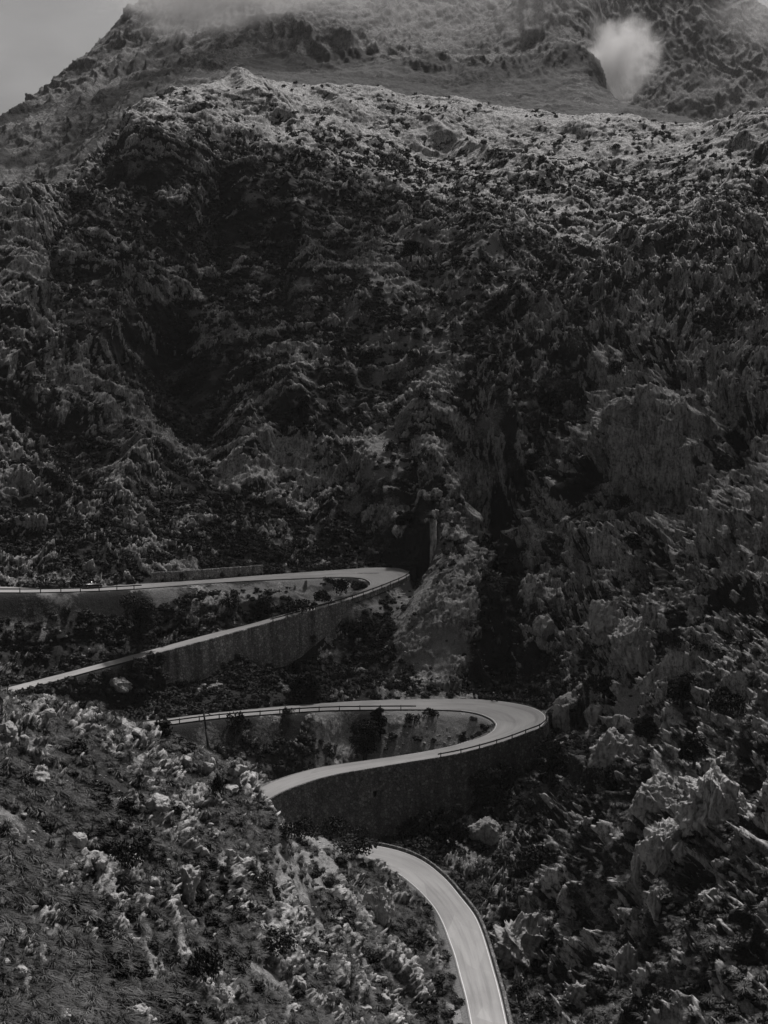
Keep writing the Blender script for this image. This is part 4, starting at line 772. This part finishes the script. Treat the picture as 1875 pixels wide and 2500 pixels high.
for k, (px, py, w_, h_) in enumerate([(322, 1640, 44, 22), (356, 1632, 40, 22), (392, 1622, 34, 18), (266, 1660, 44, 22), (214, 1678, 40, 20)]):
    shrub(px, py, w_, h_, k, 'dark shrub lining the lower edge of the road where the streaked wall ends', 'shrubs along the road where the streaked wall ends')
for k, (px, py, w_, h_) in enumerate([(690, 2052, 70, 44), (745, 2050, 80, 52), (815, 2050, 90, 46), (885, 2046, 70, 40), (1010, 2046, 80, 56), (1060, 2040, 90, 70), (1235, 1925, 70, 60)]):
    shrub(px, py, w_, h_, k, 'dark tall bush at the foot of the tall rubble wall', 'bushes along the foot of the tall rubble wall')
GM = 'scattered dark shrubs on the shaded mountain face'
for k, (px, py, w_, h_) in enumerate([(900, 884, 42, 32), (1016, 828, 28, 22), (1068, 826, 30, 24), (1085, 752, 28, 40), (1165, 712, 24, 20), (1149, 734, 28, 20), (1224, 804, 28, 32), (1220, 756, 32, 30), (1275, 754, 36, 26), (1098, 684, 18, 18), (1035, 684, 20, 20), (1051, 728, 24, 22), (948, 954, 26, 34), (1005, 880, 24, 24), (1115, 864, 22, 22), (1170, 884, 20, 22), (860, 955, 24, 34), (824, 876, 30, 36), (811, 1004, 34, 28), (836, 1034, 26, 30),
                                      (959, 1024, 22, 22), (1013, 1066, 36, 26), (959, 1114, 34, 36), (1098, 1054, 16, 20), (1032, 980, 26, 24), (1009, 1158, 18, 36), (743, 1068, 24, 28), (1504, 922, 46, 38), (1578, 900, 38, 32), (1348, 998, 50, 40), (1639, 1212, 30, 46), (1525, 1246, 42, 36), (1120, 620, 24, 18), (1180, 640, 22, 16), (960, 780, 20, 16), (890, 760, 22, 18), (700, 880, 26, 22), (640, 960, 30, 24), (560, 870, 26, 20), (470, 760, 34, 30), (380, 700, 30, 24), (300, 640, 40, 28), (250, 560, 36, 26), (265, 380, 40, 28), (640, 500, 24, 16), (700, 440, 26, 16), (780, 520, 26, 18), (540, 600, 30, 20), (1640, 560, 26, 18), (1720, 440, 36, 20), (1500, 360, 28, 14), (1170, 262, 14, 10)]):
    shrub(px, py, w_, h_, k, 'dark rounded shrub dotted over the steep shaded mountain face', GM)
# ------------------------------------------------------------------ utility pole
g = hit(515, 1832); tp = P(495.6, 1728, g[1] + 1.0) - g
root = empty('utility_pole', g); tag(root, 'dark leaning wooden pole with a crooked arm beside the middle road', 'pole')
tube_obj('pole', [((0, 0, -.5), tp * .5, .17, .14), (tp * .5, tp, .14, .10)], M_BARK, root)
tube_obj('crossarm', [(tp * .93 + [-2.0, 0, .9], tp * .93, .05, .10), (tp * .93, tp * .93 + [.9, 0, -.55], .10, .05)], M_BARK, root)
# ------------------------------------------------------------------ black car
def on_road(k, px, lo, hi, fr):
    O, I = ROADS[k]; C = O * (1 - fr) + I * fr; x, y = proj(C[:, 0], C[:, 1], C[:, 2]); i = lo + int(np.argmin(np.abs(x[lo:hi] - px))); d = C[i + 1] - C[i - 1]; return C[i], math.atan2(d[1], d[0]), math.atan2(d[2], math.hypot(d[0], d[1]))
M_CARP = simple_mat('black_car_paint', 0.012, 0.1, 1, 0.25, spec=0.5); M_GLASS = simple_mat('dark_glass', 0.01, 0.1, 1, 0.08, spec=0.6); M_TYRE = simple_mat('tyre_rubber', 0.015, 0.2, 5); M_RIM = simple_mat('alloy_rim', 0.35, 0.1, 5, 0.35, 0.8); M_LAMP = simple_mat('lamp_lens', 0.7, 0.05, 5, 0.15, spec=0.7)
def loft(name, secs, m, parent):
    V = np.array(secs, float); n, k = V.shape[:2]; idx = np.arange(n * k).reshape(n, k); V = V.reshape(-1, 3)
    F = [(idx[i, j], idx[i + 1, j], idx[i + 1, (j + 1) % k], idx[i, (j + 1) % k]) for i in range(n - 1) for j in range(k)]
    for i in (0, n - 1):
        c_ = len(V); V = np.vstack([V, V[idx[i]].mean(0)]); F += [(idx[i, j], idx[i, (j + 1) % k], c_, c_) for j in range(0)]
        for j in range(0, k // 2 - 1): F.append((idx[i, j], idx[i, j + 1], idx[i, k - 2 - j], idx[i, k - 1 - j]))
    o = link(name, mesh_np(name, V, np.array(F), smooth=True), m, parent); return o
def wheel(parent, loc, R_=.32, wd=.2, axis='y', name='wheel', tyre=None):
    t = np.linspace(0, 2 * math.pi, 25)[:-1]; prof = [(R_ * .68, -wd / 2), (R_ * .95, -wd / 2), (R_, -wd * .3), (R_, wd * .3), (R_ * .95, wd / 2), (R_ * .68, wd / 2)]
    V = np.array([[math.cos(a) * r_, y, math.sin(a) * r_] for a in t for r_, y in prof]); k = len(prof); F = [(i * k + j, ((i + 1) % 24) * k + j, ((i + 1) % 24) * k + (j + 1) % k, i * k + (j + 1) % k) for i in range(24) for j in range(k)]
    o = link(name, mesh_np(name, V, np.array(F)), tyre or M_TYRE, parent); o.location = loc; return o
def build_car():
    p, yaw, pit = on_road(0, 224, 0, 60, .18); root = empty('parked_car', p, yaw); root.rotation_euler = (0, -pit, yaw); tag(root, 'low black car on the upper road above the guard rail', 'car')
    st_ = [(-2.15, .32, .62, .60), (-2.05, .22, .84, .80), (-1.6, .18, .93, .88), (-.8, .16, .94, .90), (.3, .16, .92, .90), (1.1, .17, .86, .89), (1.8, .20, .74, .84), (2.08, .26, .62, .74), (2.18, .34, .52, .60)]
    secs = [[(x, -w_ * .9, z0), (x, -w_, z0 + (z1 - z0) * .35), (x, -w_ * .97, z0 + (z1 - z0) * .8), (x, -w_ * .8, z1), (x, w_ * .8, z1), (x, w_ * .97, z0 + (z1 - z0) * .8), (x, w_, z0 + (z1 - z0) * .35), (x, w_ * .9, z0)] for x, z0, z1, w_ in st_]
    loft('body', secs, M_CARP, root)
    cs = [(-1.35, .90, .93, .66), (-.85, .90, 1.18, .64), (-.2, .90, 1.27, .64), (.35, .90, 1.22, .64), (1.05, .84, .88, .66)]
    loft('cabin_glass', [[(x, -.74, z0), (x, -w_, (z0 + z1) / 2), (x, -w_ * .86, z1), (x, w_ * .86, z1), (x, w_, (z0 + z1) / 2), (x, .74, z0)] for x, z0, z1, w_ in cs], M_GLASS, root)
    loft('roof', [[(x, -.53, z), (x, -.50, z + .03), (x, .50, z + .03), (x, .53, z)] for x, z in [(-.85, 1.185), (-.2, 1.275), (.35, 1.225)]], M_CARP, root)
    for x in (-1.35, 1.35):
        for y in (-.82, .82):
            wh = wheel(root, (x, y, .31)); v, f = boulder_mesh(5, .2, .11, .2, 4, cuts=0); link('rim', mesh_np('rim', v, f), M_RIM, wh)
    for y in (-.58, .58):
        v, f = BALL; o_ = link('headlight', mesh_np('headlight', v * [.14, .15, .07], f), M_LAMP, root); o_.location = (2.02, y, .62)
        o_ = link('tail_lamp', mesh_np('tail_lamp', v * [.10, .17, .06], f), M_LAMP, root); o_.location = (-2.06, y, .74)
build_car()
# ------------------------------------------------------------------ cyclists
M_SKIN = simple_mat('skin', .30, .05, 3, .6); M_HELM = simple_mat('white_helmet', .75, .05, 3, .4); M_DARKC = simple_mat('dark_jersey', .03, .2, 4); M_LIGHTC = simple_mat('light_jersey', .35, .2, 4); M_GREYC = simple_mat('grey_jersey', .15, .2, 4)
def bicycle(p, yaw, pit, label):
    root = empty('bicycle', p); root.rotation_euler = (0, -pit, yaw); tag(root, label, 'bicycle', None)
    for x in (-.5, .5):
        wh = wheel(root, (x, 0, .34), .34, .03); sg = []
        for a in range(8): t = a * math.pi / 4; sg.append(((0, 0, 0), (math.cos(t) * .25, 0, math.sin(t) * .25), .004, .004))
        tube_obj('spokes', sg, M_METAL, wh)
        o_ = wheel(wh, (0, 0, 0), .25, .02, name='rim', tyre=M_METAL)
    tube_obj('frame', [((-.5, 0, .34), (-.05, 0, .29), .012, .016), ((-.5, 0, .34), (-.2, 0, .82), .01, .012), ((-.05, 0, .29), (-.2, 0, .88), .018, .016), ((-.05, 0, .29), (.36, 0, .72), .02, .02), ((-.19, 0, .82), (.34, 0, .85), .017, .017), ((.34, 0, .9), (.5, 0, .34), .018, .012)], M_METAL, root)
    tube_obj('handlebar', [((.34, 0, .92), (.44, 0, .94), .014, .014), ((.44, -.2, .94), (.44, .2, .94), .014, .014), ((.44, -.2, .94), (.54, -.2, .9), .014, .014), ((.54, -.2, .9), (.5, -.2, .8), .014, .014), ((.44, .2, .94), (.54, .2, .9), .014, .014), ((.54, .2, .9), (.5, .2, .8), .014, .014)], M_BLACK, root)
    tube_obj('saddle', [((-.33, 0, .94), (-.06, 0, .93), .06, .02), ((-.2, 0, .86), (-.2, 0, .93), .015, .015)], M_BLACK, root)
    tube_obj('crank', [((-.05, -.09, .29), (.1, -.09, .2), .012, .012), ((-.05, .09, .29), (-.2, .09, .38), .012, .012), ((-.05, -.1, .29), (-.05, .1, .29), .02, .02)], M_METAL, root)
    return root
def person(p, yaw, pit, label, mcl, mleg, upright=0.0):
    root = empty('person', p); root.rotation_euler = (0, -pit, yaw); tag(root, label, 'person')
    u_ = upright; sh = Vector((.16 - u_ * .12, 0, 1.38 + u_ * .06)); nk = sh + Vector((.06, 0, .10)); hd = nk + Vector((.05, 0, .11)); pel = Vector((-.2, 0, .98))
    vs = [pel, pel.lerp(sh, .45) + Vector((-.03, 0, .05)), sh, nk, hd + Vector((0, 0, -.02)), hd + Vector((.01, 0, .08))]; es = [(0, 1), (1, 2), (2, 3), (3, 4), (4, 5)]; rd = [.15, .135, .15, .055, .085, .085]
    for s_ in (-1, 1):
        k = len(vs); ped = Vector((.1, -.13, .22)) if s_ < 0 else Vector((-.2, .13, .40)); kn = Vector((.2, s_ * .12, .72)) if s_ < 0 else Vector((.2, s_ * .12, .88))
        vs += [pel + Vector((0, s_ * .1, -.04)), kn, ped + Vector((-.06, 0, .09)), ped + Vector((.10, 0, .02))]; es += [(0, k), (k, k + 1), (k + 1, k + 2), (k + 2, k + 3)]; rd += [.095, .062, .042, .035]
        k = len(vs); hn = Vector((.47, s_ * .2, .97)); el = sh.lerp(hn, .5) + Vector((-.05, s_ * .08, -.06)); vs += [sh + Vector((0, s_ * .17, -.02)), el, hn - Vector((.04, 0, -.02)), hn]; es += [(2, k), (k, k + 1), (k + 1, k + 2), (k + 2, k + 3)]; rd += [.062, .044, .03, .035]
        for q in range(4): vs += [hn + Vector((.05, (q - 1.5) * .02, .015)), hn + Vector((.07, (q - 1.5) * .02, -.02))]; n_ = len(vs); es += [(k + 3, n_ - 2), (n_ - 2, n_ - 1)]; rd += [.009, .008]
        vs += [hn + Vector((.02, -s_ * .045, -.01))]; es += [(k + 3, len(vs) - 1)]; rd += [.009]
    me = bpy.data.meshes.new('body'); me.from_pydata([tuple(v) for v in vs], es, []); o_ = bpy.data.objects.new('body', me); COL.objects.link(o_); o_.parent = root
    sk = o_.modifiers.new('skin', 'SKIN'); sk.use_smooth_shade = True
    for v, r_ in zip(me.skin_vertices[0].data if me.skin_vertices else [], rd): v.radius = (r_, r_)
    if not me.skin_vertices:
        bpy.context.view_layer.update()
        for v, r_ in zip(me.skin_vertices[0].data if me.skin_vertices else [], rd): v.radius = (r_, r_)
    if me.skin_vertices: me.skin_vertices[0].data[0].use_root = True
    ss = o_.modifiers.new('sub', 'SUBSURF'); ss.levels = 1; ss.render_levels = 1; me.materials.append(mleg)
    v, f = make_ball(6); v = v.copy(); v[:, 2] = np.where(v[:, 2] < -.1, -.1, v[:, 2]); h = link('helmet', mesh_np('helmet', v * [.155, .11, .12], f, smooth=True), M_HELM, root); h.location = tuple(hd + Vector((.0, 0, .07)))
    segs = [(tuple(pel + Vector((.02, 0, .1))), tuple(vs[1]), .165, .16), (tuple(vs[1]), tuple(sh), .16, .175)]
    for s_ in (-1, 1): a = sh + Vector((0, s_ * .13, -.01)); hn = Vector((.47, s_ * .2, .97)); el = sh.lerp(hn, .5) + Vector((-.05, s_ * .08, -.06)); segs.append((tuple(a), tuple(a.lerp(el, .75)), .085, .06))
    j = tube_obj('jersey', segs, mcl, root, 8); return root
p, yaw, pit = on_road(1, 1207, 80, 130, .05); bicycle(p, yaw + math.pi, -pit, 'dark bicycle ridden along the outer line of the middle hairpin'); person(p, yaw + math.pi, -pit, 'cyclist in dark clothes and white helmet riding round the middle hairpin', M_GREYC, M_DARKC, .3)
p, yaw, pit = on_road(0, 400, 190, 250, .97); bicycle(p, yaw + math.pi, -pit, 'dark bicycle climbing the road above the streaked wall'); person(p, yaw + math.pi, -pit, 'cyclist in a light jersey and white helmet climbing under the tall spreading tree', M_LIGHTC, M_SKIN, .6)
# ------------------------------------------------------------------ drain hole in the middle wall
O, I = ROADS[1]; xo, yo = proj(O[:, 0], O[:, 1], O[:, 2]); k = 180 + int(np.argmin(np.abs(xo[180:240] - 905))); ov_ = (O - I)[k]; ov_[2] = 0; ov_ /= np.linalg.norm(ov_)
q = O[k] + ov_ * .62 + np.array([0, 0, -(1940 - yo[k]) * O[k][1] / FPX]); o = box('drain_opening', q[0], q[1], q[2], .5, .7, .9, M_BLACK, None, math.atan2(ov_[1], ov_[0]) + math.pi / 2); tag(o, 'small dark drain opening in the tall rubble wall', 'drain')
# ------------------------------------------------------------------ unseen shading cloud, mist and haze
def cloud_mat(name, dens, nscale, thr=0.45):
    m = bpy.data.materials.new(name); m.use_nodes = True; nt = m.node_tree; nt.nodes.clear(); out = nt.nodes.new('ShaderNodeOutputMaterial'); pv = nt.nodes.new('ShaderNodeVolumePrincipled')
    pv.inputs['Color'].default_value = (1, .99, .985, 1); pv.inputs['Anisotropy'].default_value = 0.2
    t = nt.nodes.new('ShaderNodeTexCoord'); mp_ = nt.nodes.new('ShaderNodeMapping'); nt.links.new(t.outputs['Object'], mp_.inputs[0]); ln = nt.nodes.new('ShaderNodeVectorMath'); ln.operation = 'LENGTH'; nt.links.new(mp_.outputs[0], ln.inputs[0])
    n = noise_node(nt, nscale, 5, .6); fall = mth(nt, 'SUBTRACT', 1.0, ln.outputs['Value']); v = mth(nt, 'ADD', mth(nt, 'MULTIPLY', fall, 1.0), mth(nt, 'MULTIPLY', mth(nt, 'SUBTRACT', n.outputs[0], .5), 2.8)); v = mth(nt, 'SUBTRACT', v, thr)
    v = mth(nt, 'MAXIMUM', v, 0.0); v = mth(nt, 'MULTIPLY', v, mth(nt, 'MINIMUM', mth(nt, 'MAXIMUM', mth(nt, 'MULTIPLY', fall, 2.6), 0.0), 1.0)); v = mth(nt, 'MULTIPLY', v, dens); nt.links.new(v, pv.inputs['Density']); nt.links.new(pv.outputs[0], out.inputs['Volume']); return m
def mist(px, py, d, rx, rz, ry, dens, label, nscale=1.4, thr=0.1, tilt=0.0):
    g = P(px, py, d); m_ = d / FPX; v, f = make_ball(8); o_ = link('mist_cloud', mesh_np('mist_cloud', v, f), cloud_mat('mist', dens, nscale, thr)); o_.location = g; o_.scale = (rx * m_, ry, rz * m_); o_.rotation_euler = (0, tilt, 0); return tag(o_, label, 'cloud')
mist(1508, 140, 1030, 115, 125, 42, .075, 'small bright puff of cloud hanging in front of the right cliffs', 1.7, .10)
mist(540, -50, 1085, 420, 150, 60, .05, 'soft mist bank hiding the top of the mountain on the left', 2.2, .10)
mist(1100, -50, 1000, 520, 180, 60, .006, 'thin mist veil over the upper middle of the mountain', 2.0, .05)
mist(1900, 20, 1500, 230, 120, 60, .006, 'thin veil of mist at the right shoulder of the mountain', 2.0, .05)
M_CLOUD = simple_mat('cloud_white', .8, .05, .01)
def deck(cx, cy, cz, rx, ry, r0, gap, rot, seed):
    r_ = np.random.default_rng(seed); Vs = []; Fs = []; off = 0; bv, bf = make_ball(8)
    for x in np.arange(-rx, rx + 1, gap):
        for y in np.arange(-ry, ry + 1, gap):
            if (x / rx) ** 2 + (y / ry) ** 2 > 1.0: continue
            c_ = np.array([x + r_.uniform(-.2, .2) * gap, y + r_.uniform(-.2, .2) * gap, r_.uniform(-8, 8)]); rr = r0 * r_.uniform(.85, 1.15)
            a, b, d = ((bv[:, k] + c_[k] / 30).astype(np.float32) for k in range(3)); v = bv * (1 + fbm(a, b, d, .8, 4, seed)[:, None] * .3) * [rr, rr, rr * .4] + c_; Vs.append(v); Fs.append(bf + off); off += len(v)
    o_ = link('shade_cloud', mesh_np('shade_cloud', np.vstack(Vs), np.vstack(Fs), smooth=True), M_CLOUD); o_.location = (cx, cy, cz); o_.rotation_euler = (0, 0, math.radians(rot)); tag(o_, kind='structure')
deck(168, 751, 575, 190, 94, 19.5, 42, -28, 900)  # opaque cloud added out of view, shaped to shade the middle slopes
m = bpy.data.materials.new('haze'); m.use_nodes = True; m.node_tree.nodes.clear(); pv = m.node_tree.nodes.new('ShaderNodeVolumePrincipled'); mo = m.node_tree.nodes.new('ShaderNodeOutputMaterial'); m.node_tree.links.new(pv.outputs[0], mo.inputs['Volume'])
pv.inputs['Density'].default_value = HAZE = 0.00003; pv.inputs['Color'].default_value = (.97, .96, .955, 1); pv.inputs['Anisotropy'].default_value = .2
zs = [(np.array([(o_.matrix_world if False else Matrix()) and c_ for c_ in [0]])) for o_ in []]
hz = box('haze', 0, 850, 195, 1500, 2400, 660, m); tag(hz, kind='stuff'); hz['label'] = 'thin pale haze in the air of the valley'; hz['category'] = 'haze'
for o_ in bpy.data.objects:
    if o_.type == 'MESH' and o_.name.split('.')[0] in ('mountain', 'hillside'):
        z_ = np.empty(len(o_.data.vertices) * 3, np.float32); o_.data.vertices.foreach_get('co', z_); z_ = z_.reshape(-1, 3); print(o_.name, z_.min(0).round(), z_.max(0).round())
